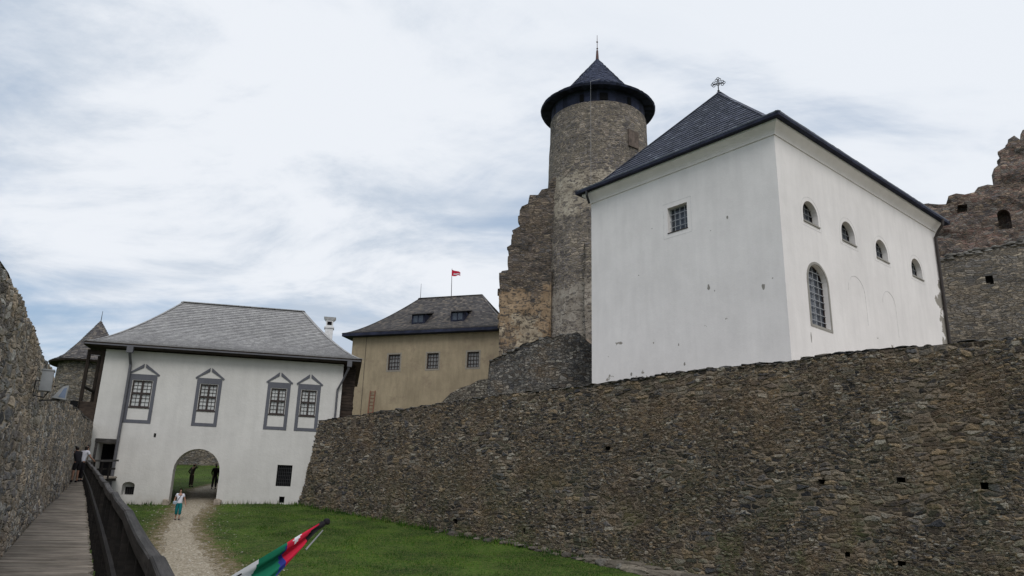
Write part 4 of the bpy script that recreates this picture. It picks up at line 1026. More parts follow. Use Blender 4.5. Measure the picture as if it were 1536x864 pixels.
print('arched', AR)
az0 = sum(a[2] for a in AR) / 4; az1 = sum(a[3] for a in AR) / 4; wmean = sum(a[1] - a[0] for a in AR) / 4
AR = [((a[0] + a[1]) / 2 - wmean / 2, (a[0] + a[1]) / 2 + wmean / 2, az0, az1) for a in AR]
for a in AR: c_ = MB(); c_.prism(FRr, arch(*a), -.6, .3); cuts.append(c_)
b0 = FRr.sz(1218, 487); b1 = FRr.sz(1247, 494); bt1 = FRr.sz(1226, 398)[1]; BW = (b0[0], b1[0], (b0[1] + b1[1]) / 2, bt1); print('big', BW)
c_ = MB(); c_.prism(FRr, arch(*BW), -.55, .3); cuts.append(c_)
cut(wall, cuts)
# thin raised strips; the shade of grooves is painted as their darker colour
M_LINE = plain('groove_shade_line', (.60, .585, .575), .9); M_LINED = plain('shadow_line', (.20, .195, .19), .9)
mb = MB()
def outline(mb, F, poly, w=.03, n=.006, close=True):
    m_ = len(poly)
    for i in range(m_ if close else m_ - 1):
        a, b_ = Vector(poly[i]), Vector(poly[(i + 1) % m_])
        if (b_ - a).length < 1e-3: continue
        mb.beam(F.p(a.x, a.y, n / 2), F.p(b_.x, b_.y, n / 2), w, n, up=F.n)
e = .28; outline(mb, FL, [(wl[0] - e, wl[2] - e), (wl[1] + e, wl[2] - e), (wl[1] + e, wl[3] + e), (wl[0] - e, wl[3] + e)]); mb.build('groove_shade_outline', M_LINE, ce)
for a in AR: mb = MB(); outline(mb, FRr, arch(a[0] - .22, a[1] + .22, a[2] - .25, a[3] + .22)); mb.build('groove_shade_outline', M_LINE, ce)
for (px0, px1, py) in [(1272, 1296, 415), (1324, 1342, 438)]:
    s0 = FRr.sz(px0, py + 12)[0]; s1 = FRr.sz(px1, py + 12)[0]; z1 = FRr.sz((px0 + px1) / 2, py)[1]
    mb = MB(); outline(mb, FRr, arch(s0, s1, z1 - 2.6, z1)[1:], .035, .012, False); mb.build('blind_arch', M_LINE, ce)
# sills and windows
def leaded(F, poly_s, z0, z1, dep, nb, nh, mat_b, frame=.05, arched=False, bars_n=.1):
    s0, s1 = poly_s; w = s1 - s0
    pl = arch(s0, s1, z0, z1) if arched else [(s0, z0), (s1, z0), (s1, z1), (s0, z1)]
    m_ = MB(); m_.prism(F, pl, -dep, -dep + .03); win = m_.build('window', M_GLASSD, ce)
    m_ = MB(); r = w / 2; c = (s0 + s1) / 2
    def top(x): return z1 - r + math.sqrt(max(0, r * r - (x - c) ** 2)) if arched else z1
    for k in range(1, nb): x = s0 + w * k / nb; m_.fbox(F, x - .013, x + .013, z0, top(x), -dep + .03 + bars_n, -dep + .055 + bars_n)
    for k in range(1, nh):
        z = z0 + (z1 - z0) * k / nh
        hw = w / 2 if (not arched or z < z1 - r) else math.sqrt(max(0, r * r - (z - z1 + r) ** 2))
        m_.fbox(F, c - hw, c + hw, z - .013, z + .013, -dep + .057 + bars_n, -dep + .08 + bars_n)
    m_.build('bars', mat_b, win)
    m_ = MB(); outline_ = pl
    mm = len(pl)
    for i in range(mm):
        a, b_ = Vector(pl[i]), Vector(pl[(i + 1) % mm])
        if (b_ - a).length > 1e-3: m_.beam(F.p(a.x, a.y, -dep + .06), F.p(b_.x, b_.y, -dep + .06), frame * 2, .06, up=F.n)
    m_.build('frame', mat_b if not arched else M_FRAMEW, win)
leaded(FL, (wl[0], wl[1]), wl[2], wl[3], .40, 4, 4, M_BARS, .04)
mb = MB(); mb.fbox(FL, wl[0] - .01, wl[1] + .02, wl[2] - .03, wl[2] + .02, -.3, .03); mb.build('sill', M_FRAMEW, ce)
for a in AR:
    leaded(FRr, (a[0], a[1]), a[2], a[3], .42, 4, 4, M_BARS2, .03, True, .05)
    m_ = MB(); m_.fbox(FRr, a[0] - .02, a[1] + .06, a[2] - .06, a[2] + .012, -.5, .06); m_.build('sill', M_BARE, ce)
leaded(FRr, (BW[0], BW[1]), BW[2], BW[3], .36, 4, 9, M_BARS, .05, True, .06)
mb = MB(); r = .13; po_ = arch(BW[0] - r, BW[1] + r, BW[2] - r, BW[3] + r, 14); pi_ = arch(BW[0], BW[1], BW[2], BW[3], 14)
for i in range(len(po_)):
    j = (i + 1) % len(po_); P4 = [po_[i], po_[j], pi_[j], pi_[i]]
    mb.hexa([FRr.p(*p, 0) for p in P4] + [FRr.p(*p, .03) for p in P4])
mb.build('stone_surround', M_BARE, ce)
# missing plaster
def blot(F, px, py, w, h, mat, n=.004, k=9, rag=.35):
    s_, z_ = F.sz(px, py); m_ = MB(); ph = random.random() * 6
    pl = [(s_ + w * math.cos(2 * math.pi * i / k) * random.uniform(1 - rag, 1 + rag), z_ + h * math.sin(2 * math.pi * i / k) * random.uniform(1 - rag, 1 + rag)) for i in range(k)]
    m_.prism(F, pl, 0, n); return m_.build('bare_patch', mat, ce)
for (px, py, w, h) in [(1063, 431, .09, .16), (1072, 436, .03, .04), (1145, 430, .10, .15), (1091, 326, .06, .09), (978, 343, .04, .03), (1018, 517, .04, .07), (1027, 546, .06, .09), (947, 562, .08, .1), (1066, 346, .04, .03), (958, 413, .04, .03), (1159, 417, .04, .03)]: blot(FL, px, py, w, h, M_BARE)
blot(FRr, 1217, 506, .05, .3, M_BARE)
def bare_corner():
    nt = M_CHAPEL.node_tree; b = [n for n in nt.nodes if n.type == 'BSDF_PRINCIPLED'][0]; src = b.inputs['Base Color'].links[0].from_socket
    gp = nd(nt, 'ShaderNodeNewGeometry').outputs['Position']
    s_ = mth(nt, 'SUBTRACT', nd(nt, 'ShaderNodeVectorMath', {0: gp, 1: tuple(FRr.d)}, operation='DOT_PRODUCT').outputs['Value'], FRr.d.dot(Vector((C0.x, C0.y, 0))) + wR)
    z = nd(nt, 'ShaderNodeSeparateXYZ', {0: gp}).outputs[2]
    k = mth(nt, 'ADD', smooth(nt, s_, -2.6, -.3), mth(nt, 'MULTIPLY', smooth(nt, z, 16.5, 6), .55))
    k = mth(nt, 'ADD', k, mth(nt, 'MULTIPLY', mth(nt, 'SUBTRACT', noi(nt, gp, .75, 6, .62).outputs[0], .5), 2.6))
    k = mth(nt, 'MULTIPLY', k, smooth(nt, z, 16.8, 15.6))
    nt.links.new(mixc(nt, smooth(nt, k, .80, .84), src, (.27, .25, .22)), b.inputs['Base Color'])
bare_corner()
# cornice
mb = MB()
for F, a0_, a1_, sg in ((FL, -wL, 0, -1), (FRr, 0, wR, 1)):
    KK = 6
    for k in range(KK):
        t0, t1 = k / KK, (k + 1) / KK; n0_, n1_2 = .06 + .36 * (1 - math.cos(t0 * 1.57)), .06 + .36 * (1 - math.cos(t1 * 1.57)); za, zb_ = ZC - .62 + .5 * t0, ZC - .62 + .5 * t1
        P0 = [F.p(a0_ - n0_, za, n0_), F.p(a1_ + n0_, za, n0_), F.p(a1_ + n1_2, zb_, n1_2), F.p(a0_ - n1_2, zb_, n1_2)]
        mb.face(P0 if F is FL else P0)
    hi_ = .42; mb.face([F.p(a0_ - hi_, ZC - .12, hi_), F.p(a1_ + hi_, ZC - .12, hi_), F.p(a1_ + hi_, ZC + .02, hi_), F.p(a0_ - hi_, ZC + .02, hi_)])
    mb.face([F.p(a0_ - .06, ZC - .62, 0), F.p(a1_ + .06, ZC - .62, 0), F.p(a1_ + .06, ZC - .62, .06), F.p(a0_ - .06, ZC - .62, .06)])
mb.build('cornice', M_CHAPEL, ce)
OV = .72; u1, u2 = FL.n, FRr.n
k0_ = V0 + u1 * OV + u2 * OV; k1_ = c1 + u1 * OV - u2 * OV; k2_ = c2 - u1 * OV + u2 * OV; k3_ = c3 - u1 * OV - u2 * OV
# ridge: along FRr.d through the middle of the short side
mid = (k0_ + k1_) / 2; Fm = Frame(mid, 49.25)
ra_s, ra_z = Fm.sz(1078, 140); print('chapel apex', ra_s, ra_z)
ra = mid + Fm.d * ra_s; rbm = mid + Fm.d * ((k2_ - k0_).length - ra_s)
hip_roof(ce, [k2_, k0_, k1_, k3_][::1] if False else [k1_, k3_, k2_, k0_], ra, rbm, ZC + .16, ra_z, lambda t: (.062 * t / .15 if t < .15 else .062 + .938 * (t - .15) / .85), .3, 27, M_SH_DARK, M_SOFF, .16, lift=.07, edge=1)
mb = MB(); cs_ = FRr.sz(1402, 345)[0] - .42
mb.tube([FRr.p(cs_, ZC + .05, OV), FRr.p(cs_, ZC - .35, OV - .05), FRr.p(cs_ - .02, ZC - .75, .35), FRr.p(cs_ - .02, ZC - 1.1, .14), FRr.p(cs_ - .02, 6, .12)], .10, 10)
mb.build('downpipe', plain('dark_brown_pipe', (.03, .024, .022), .5), ce)
mb = MB(); mb.tube([FL.p(-wL + .2, ZC + .02, OV - .05), FL.p(-wL + .2, ZC - .3, OV - .1), FL.p(-wL + .1, ZC - .7, .3)], .08, 8); mb.build('gutter_bracket', M_IRON, ce)
# cross
xr = thing('roof_cross', 'ornate wrought iron cross with trefoil ends on the peak of the chapel roof', 'cross', V3(ra, ra_z))
mb = MB(); zc0 = ra_z - .1; H = Fm.sz(1078, 119)[1] - ra_z; o_ = Vector((ra.x, ra.y, 0)); dx = Vector((math.cos(R(-25)), math.sin(R(-25)), 0)); dx = FL.d.lerp(Vector((1, 0, 0)), .5).normalized()
cz = ra_z + H * .66; B = lambda x, z: o_ + dx * x + Vector((0, 0, z)); th = .035
mb.tube([B(0, zc0), B(0, zc0 + .3)], .08, 8); mb.tube([B(0, zc0), B(0, ra_z + H * .92)], th, 6); mb.tube([B(-.3, cz), B(.3, cz)], th, 6)
def loopc(cx, cz2, r): mb.tube([B(cx + r * math.cos(t), cz2 + r * math.sin(t)) for t in np.linspace(0, 2 * math.pi, 13)], .022, 5, cap=False)
for (ax_, az_) in ((0, 1), (1, 0), (-1, 0), (0, -1)):
    r = .085
    for (bx, bz) in (((ax_ * .36), (az_ * .36)), (ax_ * .27 + az_ * .1, az_ * .27 + ax_ * .1), (ax_ * .27 - az_ * .1, az_ * .27 - ax_ * .1)):
        if az_ == -1: continue
        loopc(bx, cz + bz, r)
loopc(0, cz, .13); mb.build('ironwork', M_IRON, xr)

# ================================================================= RUINS ON THE RIGHT
FQ = Frame(at_y(1450, 330, 62), 120); zq = [FQ.sz(*p) for p in ((1330, 330), (1365, 309), (1395, 305), (1420, 306), (1422, 295), (1445, 290), (1462, 288), (1468, 281), (1490, 276), (1495, 262), (1494, 252), (1499, 246), (1498, 228), (1505, 222), (1512, 219), (1515, 207), (1524, 203), (1527, 210), (1531, 196), (1545, 190), (1570, 196), (1610, 215), (1660, 205))]
rr = thing('ruined_palace_wall', 'high reddish brown ruined wall with ragged top and arched niche at the far right', 'ruin', FQ.p(0, 8))
ro = slab('masonry', FQ, jag(zq, .5, .17) + [(zq[-1][0], 8), (zq[0][0], 8)], 2.6, M_RUINR, rr, .45, .45, 31)
cc = []
na = FQ.sz(1499, 344); nb_ = FQ.sz(1514, 312); c_ = MB(); c_.prism(FQ, arch(na[0], nb_[0], na[1], nb_[1]), -1.2, 2); cc.append(c_)
for (px, py, w, h) in [(1443, 312, .42, .36)]:
    s_, z0 = FQ.sz(px, py); c_ = MB(); c_.prism(FQ, [(s_ - w, z0 - h), (s_ + w * .8, z0 - h), (s_ + w, z0 + h * .7), (s_ - w * .7, z0 + h)], -.9, 2); cc.append(c_)
cut(ro, cc)
FV = Frame(at_y(1470, 420, 54), 112); zv = [FV.sz(*p) for p in ((1380, 392), (1405, 388), (1440, 378), (1480, 371), (1536, 359), (1620, 345))]
lw_ = thing('terrace_wall', 'lower grey brown rubble wall with a small square opening in front of the red ruin', 'wall', FV.p(0, 6))
v_ = interp(zv); hs = FV.sz(1485, 418)
o, atv, Tv = curtain('wall_face', [FV.p(zv[0][0], 0), FV.p(zv[-1][0], 0)], lambda s: 6., lambda s: v_(zv[0][0] + s) - .1, .12, .5, M_LOWR, 1.6, lw_, 1 if Vector((FV.d.y, -FV.d.x, 0)).dot(FV.n) > 0 else -1, [(hs[0] - zv[0][0], hs[1], .55, .6)], bulge=.25)
coping(lw_, atv, Tv, lambda s: v_(zv[0][0] + s) - .1, .5, 1.6, rockm('pale_top_stone', [(.14, .135, .125), (.2, .19, .175), (.27, .26, .24)]), (.5, .13), 3, .1)
# ================================================================= FAR ROUND TOWER (left)
c2t = at_y(139, 550, 70); zc2 = Frame(c2t, 60).sz(139, 549)[1]; zp2 = Frame(c2t, 60).sz(151, 481)[1]; c2t.z = 0; print('far tower', zc2, zp2)
ft = thing('corner_tower', 'small round stone tower with a bell shaped shingle roof behind the gatehouse on the left', 'tower', V3(c2t, 4))
cp2 = [c2t + Vector((math.sin(2 * math.pi * k / 36), math.cos(2 * math.pi * k / 36), 0)) * 2.9 for k in range(37)]
curtain('wall', cp2, lambda s: 2, lambda s: zc2 + .1, .25, .15, M_LOWR, 0, ft, -1 if (cp2[1] - cp2[0]).cross(Vector((0, 0, 1))).dot(cp2[0] - c2t) < 0 else 1, closed=True, bulge=.12)
cone_roof(ft, c2t, [(3.5, zc2), (2.95, zc2 + .30), (2.4, zc2 + .75), (1.95, zc2 + 1.35), (1.4, zc2 + 2.1), (.02, zp2)], .28, 26, M_SH_OLD, soffit_r=2.7, soff=M_DWOOD)
mb = MB(); mb.tube([V3(c2t, zp2 - .1), V3(c2t, zp2 + .9)], [.04, .02], 6); mb.build('spike', M_IRON, ft)
mb = MB(); vdir = -c2t.normalized(); tnn = Vector((vdir.y, -vdir.x, 0))
for (dx_, z0_, w_2, h_2) in ((-.3, 7.0, .45, 1.1), (.9, 8.5, .3, .5)):
    mb = MB(); cc_ = c2t + vdir * (2.83 if dx_ < .5 else 2.75) + tnn * dx_; q = [cc_ - tnn * w_2, cc_ + tnn * w_2, cc_ + tnn * w_2 + vdir * .08, cc_ - tnn * w_2 + vdir * .08]
    mb.hexa([p + Vector((0, 0, z0_)) for p in q] + [p + Vector((0, 0, z0_ + h_2)) for p in q]); mb.build('window_opening', M_BLACK, ft)

# upper terrace behind the courtyard wall
mb = MB(); a_ = FW.p(-.5, 5.1, -1.5); b_ = FW.p(SE, 5.1, -1.5)
mb.face([a_, b_, Vector((70, 10, 5.1)), Vector((70, 130, 5.1)), Vector((-5, 130, 5.1)), Vector((-11, 60, 5.1))]); tr_ = mb.build('upper_terrace', po.data.materials[0], origin=(0, 0, 0)); tr_['kind'] = 'structure'


# ================================================================= floodlight and box on the left wall
def onwall(px, py, out=.1):
    r = Vector(ray(px, py)); d = 20.
    for _ in range(80): d = d * .6 + .4 * (-(lat_wall(d) - out) / (r.dot(nW) / r.dot(dW)))
    return dW * d - nW * (lat_wall(d) - out) + Vector((0, 0, r.z / r.dot(dW) * d)), d
pL, dL = onwall(88, 583, .45); print('lamp at', pL, dL)

def lamp_frame(p): return p
lf = thing('wall_lamp_box', 'pale grey rectangular electric box mounted on top of the left stone wall', 'box', onwall(70, 588, .12)[0])
pB, dB = onwall(70, 572, .16); up_ = Vector((0, 0, 1))
def obox(mb, c, ax, w, dp, h, mi=0): # box centred at c, width along ax
    ay = Vector((-ax.y, ax.x, 0)); q = [c + ax * (a * w / 2) + ay * (b_ * dp / 2) for a, b_ in ((-1, -1), (1, -1), (1, 1), (-1, 1))]
    mb.hexa([p - up_ * h / 2 for p in q] + [p + up_ * h / 2 for p in q], mi)
mb = MB(); obox(mb, pB, nW, .15, .18, .30); mb.build('housing', M_METALG, lf)
mb = MB(); obox(mb, pB + up_ * .16, nW, .17, .20, .02); mb.build('lid', M_METALG, lf)
mb = MB(); mb.tube([pB - nW * .07, pB - nW * .14, pB - nW * .14 - up_ * .22, pB - up_ * .24, pB + nW * .05 - up_ * .15], .01, 6); mb.build('cable', M_IRON, lf)
pF, dF = onwall(92, 589, .30); fl_ = thing('floodlight', 'tilted grey floodlight with a glass front fixed beside the electric box', 'floodlight', pF - up_ * .3)
ay = dW; w = .17; P = lambda x, y, z: pF + (nW * x + ay * y + up_ * z) * .62
mb = MB(); mb.hexa([P(-.20, -.16, -.17), P(.13, -.16, -.2), P(.13, .16, -.2), P(-.20, .16, -.17), P(.02, -.16, .15), P(.15, -.16, .2), P(.15, .16, .2), P(.02, .16, .15)]); mb.build('housing', M_METALG, fl_)
mb = MB(); mb.hexa([P(-.05, -.165, -.14), P(.11, -.165, -.16), P(.11, -.155, -.16), P(-.05, -.155, -.14), P(.05, -.165, .1), P(.12, -.165, .13), P(.12, -.155, .13), P(.05, -.155, .1)]); mb.build('lens', plain('blue_grey_glass', (.12, .16, .24), .2, .6), fl_)
mb = MB(); mb.beam(P(.0, 0, -.19), P(-.5, 0, -.26), .03, .02); mb.build('bracket', M_IRON, fl_)

# ================================================================= PEOPLE
def skinmesh(name, J, E, mats, root, origin_M, radii, sub=2, rootv=None):
    me = bpy.data.meshes.new(name); keys = list(dict.fromkeys([k for e in E for k in e])); ix = {k: i for i, k in enumerate(keys)}
    bm = bmesh.new(); ly = bm.verts.layers.skin.verify(); vs = [bm.verts.new(J[k]) for k in keys]
    for a, b_ in E: bm.edges.new((vs[ix[a]], vs[ix[b_]]))
    for k in keys:
        r = radii[k]; r = r if isinstance(r, tuple) else (r, r); vs[ix[k]][ly].radius = r
        vs[ix[k]][ly].use_root = (k == (rootv or keys[0]))
    bm.to_mesh(me); bm.free()
    ob = bpy.data.objects.new(name, me); COL.objects.link(ob)
    ob.modifiers.new('s', 'SKIN').use_smooth_shade = True
    sb = ob.modifiers.new('u', 'SUBSURF'); sb.levels = sub; sb.render_levels = sub
    bpy.context.view_layer.update(); dg = bpy.context.evaluated_depsgraph_get()
    nm = bpy.data.meshes.new_from_object(ob.evaluated_get(dg)); bpy.data.objects.remove(ob)
    nm.name = name; nm.materials.clear(); nm.materials.append(mats); nm.transform(origin_M)
    nm.polygons.foreach_set('use_smooth', [True] * len(nm.polygons))
    o = bpy.data.objects.new(name, nm); COL.objects.link(o); o.parent = root; OFF[o.name] = OFF[root.name]
    return o
BASE = dict(pel=(0, 0, .95), spi=(0, 0, 1.12), che=(0, 0, 1.30), nec=(0, 0, 1.45), hea=(0, .015, 1.56), top=(0, .0, 1.655), nose=(0, .105, 1.55),
    shL=(-.17, 0, 1.38), elL=(-.22, 0, 1.10), wrL=(-.24, .05, .86), shR=(.17, 0, 1.38), elR=(.22, 0, 1.10), wrR=(.24, .05, .86),
    hiL=(-.09, 0, .90), knL=(-.10, .02, .50), anL=(-.10, 0, .09), toL=(-.12, .15, .03), hiR=(.09, 0, .90), knR=(.10, .02, .50), anR=(.10, 0, .09), toR=(.12, .15, .03))
RAD = dict(pel=(.14, .11), spi=(.12, .09), che=(.145, .10), nec=.052, hea=(.078, .095), top=(.06, .07), nose=.012, shL=.06, shR=.06, elL=.04, elR=.04, wrL=.027, wrR=.027,
    hiL=.085, hiR=.085, knL=.055, knR=.055, anL=.036, anR=.036, toL=.03, toR=.03)
M_SKIN = plain('skin', (.36, .20, .14), .6, .3, var=.06); M_HAIR = plain('dark_hair', (.015, .011, .009), .6, .3)
def person(label, loc, yaw, height, pose, cols, hair='short', sleeves=.55, legs='long', extra=None, grp=None):
    J = {k: Vector(v) for k, v in BASE.items()}; J.update({k: Vector(v) for k, v in pose.items()})
    root = thing('person', label, 'person', loc, grp)
    M = Matrix.Rotation(yaw, 4, 'Z') @ Matrix.Scale(height / 1.72, 4)
    Rr = dict(RAD)
    E = [('pel', 'spi'), ('spi', 'che'), ('che', 'nec'), ('nec', 'hea'), ('hea', 'top'), ('hea', 'nose')]
    for s_ in 'LR': E += [('che', 'sh' + s_), ('sh' + s_, 'el' + s_), ('el' + s_, 'wr' + s_), ('pel', 'hi' + s_), ('hi' + s_, 'kn' + s_), ('kn' + s_, 'an' + s_), ('an' + s_, 'to' + s_)]
    for s_ in 'LR':
        w = J['wr' + s_]; d = (w - J['el' + s_]).normalized(); sg = -1 if s_ == 'L' else 1; side = Vector((0, 1, 0)); side = (side - d * side.dot(d)).normalized()
        pm = 'pm' + s_; J[pm] = w + d * .07; Rr[pm] = (.034, .02); E.append(('wr' + s_, pm)); inw = d.cross(side) * sg
        for k, ln in enumerate((.075, .085, .08, .062)):
            a = J[pm] + d * .015 + side * (.026 - k * .0175); k1, k2, k3 = 'f%d%sa' % (k, s_), 'f%d%sb' % (k, s_), 'f%d%sc' % (k, s_)
            J[k1] = a; J[k2] = a + d * ln * .5; J[k3] = a + d * ln * .9 + inw * .018; Rr[k1] = Rr[k2] = .009; Rr[k3] = .0075; E += [(pm, k1), (k1, k2), (k2, k3)]
        k1, k2 = 't%sa' % s_, 't%sb' % s_; J[k1] = w + d * .035 + side * .04; J[k2] = J[k1] + d * .04 + side * .015; Rr[k1] = .010; Rr[k2] = .0085; E += [('wr' + s_, k1), (k1, k2)]
    skinmesh('body', J, E, M_SKIN, root, M, Rr)
    C = dict(cols)
    # shirt
    rs = {k: (tuple(x + .016 for x in v) if isinstance(v, tuple) else v + .014) for k, v in Rr.items()}
    J2 = dict(J); E2 = [('pel', 'spi'), ('spi', 'che'), ('che', 'nk')]; J2['nk'] = J['che'].lerp(J['nec'], .55); rs['nk'] = .07; rs['pel'] = (.175, .135); rs['spi'] = (.165, .125); rs['che'] = (.17, .125); J2['hem'] = J['pel'] + Vector((0, 0, -.09)); rs['hem'] = (.15, .12); E2.insert(0, ('hem', 'pel'))
    for s_ in 'LR':
        J2['sl' + s_] = J['sh' + s_].lerp(J['el' + s_], sleeves if sleeves <= 1 else 1); rs['sl' + s_] = .062; E2 += [('che', 'sh' + s_), ('sh' + s_, 'sl' + s_)]
        if sleeves > 1: E2 += [('sl' + s_, 'cf' + s_)]; J2['cf' + s_] = J['wr' + s_].lerp(J['el' + s_], .08); rs['cf' + s_] = .042; rs['sl' + s_] = .055
    skinmesh('shirt', J2, E2, C['shirt'], root, M, rs)
    J3 = dict(J); r3 = dict(rs); E3 = [('wst', 'pel')]; J3['wst'] = J['pel'].lerp(J['spi'], .35); r3['wst'] = (.15, .12); r3['pel'] = (.16, .125)
    for s_ in 'LR':
        r3['kn' + s_] = .088; r3['hi' + s_] = .115; E3 += [('pel', 'hi' + s_), ('hi' + s_, 'kn' + s_)]
        if legs != 'short':
            J3['hm' + s_] = J['kn' + s_].lerp(J['an' + s_], .93 if legs == 'long' else .55); r3['hm' + s_] = .078; E3 += [('kn' + s_, 'hm' + s_)]
    skinmesh('trousers' if legs != 'short' else 'shorts', J3, E3, C['legs'], root, M, r3, rootv='pel')
    for s_ in 'LR':
        J4 = {'a': J['an' + s_] + Vector((0, -.03, -.03)), 'b': J['to' + s_].lerp(J['an' + s_], .5) * 1, 'c': J['to' + s_] + (J['to' + s_] - J['an' + s_]) * .1}
        J4['b'].z = J['to' + s_].z + .02; skinmesh('shoe', J4, [('a', 'b'), ('b', 'c')], C['shoes'], root, M, {'a': .05, 'b': .045, 'c': .038}, 1)
    h0 = J['hea']; t0 = J['top']; n_ = (J['nose'] - h0); n_.z = 0; n_.normalize()
    J5 = {'a': t0 - n_ * .01 + Vector((0, 0, .012)), 'b': h0 - n_ * .045 + Vector((0, 0, .03)), 'c': h0 - n_ * .06 + Vector((0, 0, -.07 if hair != 'long' else -.16)), 'd': t0 + n_ * .035 - Vector((0, 0, .01))}
    skinmesh('hair', J5, [('a', 'b'), ('b', 'c'), ('a', 'd')], C.get('hair', M_HAIR), root, M, {'a': (.07, .075), 'b': (.088, .082), 'c': .055, 'd': .045}, 2)
    # eyes
    for sg in (-1, 1):
        mb = MB(); x_ = n_.cross(Vector((0, 0, 1))); e = h0 + n_ * .088 + x_ * (.034 * sg) + Vector((0, 0, .012)); mb.rock(M @ e + Vector(loc), .013, .013, .010, blocky=0, sub=1); mb.build('eye', M_HAIR, root)
    if extra: extra(root, J, M, Vector(loc))
    return root
def yaw_to(az): return -R(az)    # local +y points along bearing az
dark = lambda n, c: plain(n, c, .85, .1, var=.1)
mSH_W = dark('white_shirt', (.62, .62, .68)); mTEAL = dark('teal_trousers', (.01, .13, .14)); mBLK = dark('black_clothing', (.022, .02, .024)); mSHO = dark('dark_shoes', (.015, .014, .02)); mGR = dark('dark_grey_clothing', (.055, .055, .06)); mBRN = dark('dark_brown_clothing', (.07, .055, .045))
# woman on the path
pw = Vector(ray(265, 782)); t = 42.3 / pw.y; W0 = pw * t; W0.z = g(W0.x, W0.y) + .012
def bag(root, J, M, L):
    f = lambda v: M @ Vector(v) + L
    mb = MB(); mb.tube([f((-.10, .03, 1.44)), f((.0, .135, 1.25)), f((.15, .13, 1.0)), f((.2, .05, .98))], .013, 6); mb.build('bag_strap', mBLK, root)
bagm = dark('pale_bag', (.30, .36, .42))
wmn = person('woman in white t-shirt and teal trousers walking down the gravel path', W0, yaw_to(158), 1.60,
    dict(knL=(-.09, .10, .50), anL=(-.09, .03, .10), toL=(-.10, .18, .04), knR=(.09, .03, .50), anR=(.09, -.14, .12), toR=(.10, .0, .03), elL=(-.27, -.04, 1.11), wrL=(-.33, .02, .88), elR=(.26, -.05, 1.11), wrR=(.27, .10, .90)),
    dict(shirt=mSH_W, legs=mTEAL, shoes=mSHO), hair='short', sleeves=.5, legs='capri', extra=bag)
mb = MB(); Mx = Matrix.Translation(W0) @ Matrix.Rotation(yaw_to(158), 4, 'Z')
c = Mx @ Vector((.21, .12, .86)); mb.rock(c, .10, .05, .09, yaw_to(158), blocky=.8); hb = mb.build('shoulder_bag', bagm)
tag(hb, 'small pale shoulder bag hanging at the hip of the woman in teal trousers', 'bag')
# two in the gate passage
def foot(px, py, Y): r = Vector(ray(px, py)); p = r * (Y / r.y); p.z = g(p.x, p.y) + .012; return p
pp = foot(284, 741, 58.5)
person('person in dark clothes under the archway with a hand raised to the head', pp, yaw_to(20), 1.68,
    dict(elR=(.34, .08, 1.42), wrR=(.14, .10, 1.60), elL=(-.30, -.06, 1.12), wrL=(-.22, .08, .95), che=(.03, .03, 1.30), nec=(.05, .05, 1.45), hea=(.06, .07, 1.56), top=(.06, .06, 1.655), nose=(.06, .165, 1.55), shL=(-.14, .03, 1.37), shR=(.2, .03, 1.38)),
    dict(shirt=mBRN, legs=mBRN, shoes=mSHO), sleeves=1.5, legs='long')
pp2 = foot(319, 743, 57.5)
def pack(root, J, M, L): pass
person('person in dark clothes carrying a backpack under the right side of the archway', pp2, yaw_to(-20), 1.75,
    dict(elL=(-.25, -.02, 1.12), wrL=(-.2, .12, .95), anL=(-.12, -.05, .09), toL=(-.13, .10, .03)), dict(shirt=mBLK, legs=mGR, shoes=mSHO), sleeves=1.5, legs='long')
mb = MB(); Mx = Matrix.Translation(pp2) @ Matrix.Rotation(yaw_to(-20), 4, 'Z'); mb.rock(Mx @ Vector((0, -.19, 1.2)), .16, .09, .24, yaw_to(-20), blocky=.7); tag(mb.build('backpack', mBLK), 'black backpack worn by the right person under the archway', 'backpack')
mb = MB(); mb.rock(Mx @ Vector((.27, .06, .58)), .08, .15, .17, yaw_to(-20), blocky=.8); tag(mb.build('carried_bag', mBLK), 'black bag hanging from the hand of the person with the backpack', 'bag')
# two on the walkway
def walkpt(d, lat): return wp(d, lat, .012)
person('person in black top and shorts with bare calves reaching out an arm on the walkway', walkpt(41.5, -.32), yaw_to(-60), 1.70,
    dict(che=(0, .14, 1.26), nec=(0, .20, 1.39), hea=(0, .24, 1.50), top=(0, .25, 1.6), nose=(0, .34, 1.48), spi=(0, .06, 1.1), shL=(-.17, .14, 1.34), shR=(.17, .14, 1.34), elL=(-.24, .40, 1.20), wrL=(-.22, .66, 1.16), elR=(.24, .24, 1.1), wrR=(.2, .42, 1.0), knL=(-.1, .05, .5), anL=(-.13, .0, .09), toL=(-.14, .15, .03)),
    dict(shirt=mBLK, legs=mBLK, shoes=mSHO), sleeves=1.5, legs='short')
person('dark haired person in white shirt leaning at the walkway railing', walkpt(42.6, -.16), yaw_to(20), 1.72,
    dict(che=(0, .10, 1.29), nec=(0, .15, 1.43), hea=(0, .17, 1.54), top=(0, .165, 1.64), nose=(0, .27, 1.53), shL=(-.17, .1, 1.37), shR=(.17, .1, 1.37), elR=(.24, .22, 1.12), wrR=(.2, .42, 1.02), elL=(-.22, .1, 1.1), wrL=(-.2, .25, .98)),
    dict(shirt=mSH_W, legs=mBLK, shoes=mSHO), hair='long', sleeves=.6, legs='long')

# ================================================================= FLAG ON THE RAILING
tipY = 5.2; Tp = at_y(489, 783, tipY); r = Vector(ray(352, 866)); Bp_ = None
ba = wp(5.0, lat_rail(5.0) + .09, .72)
fg = thing('railing_flag', 'furled white green blue and red flag on a slanting pole fixed to the walkway railing', 'flag', ba)
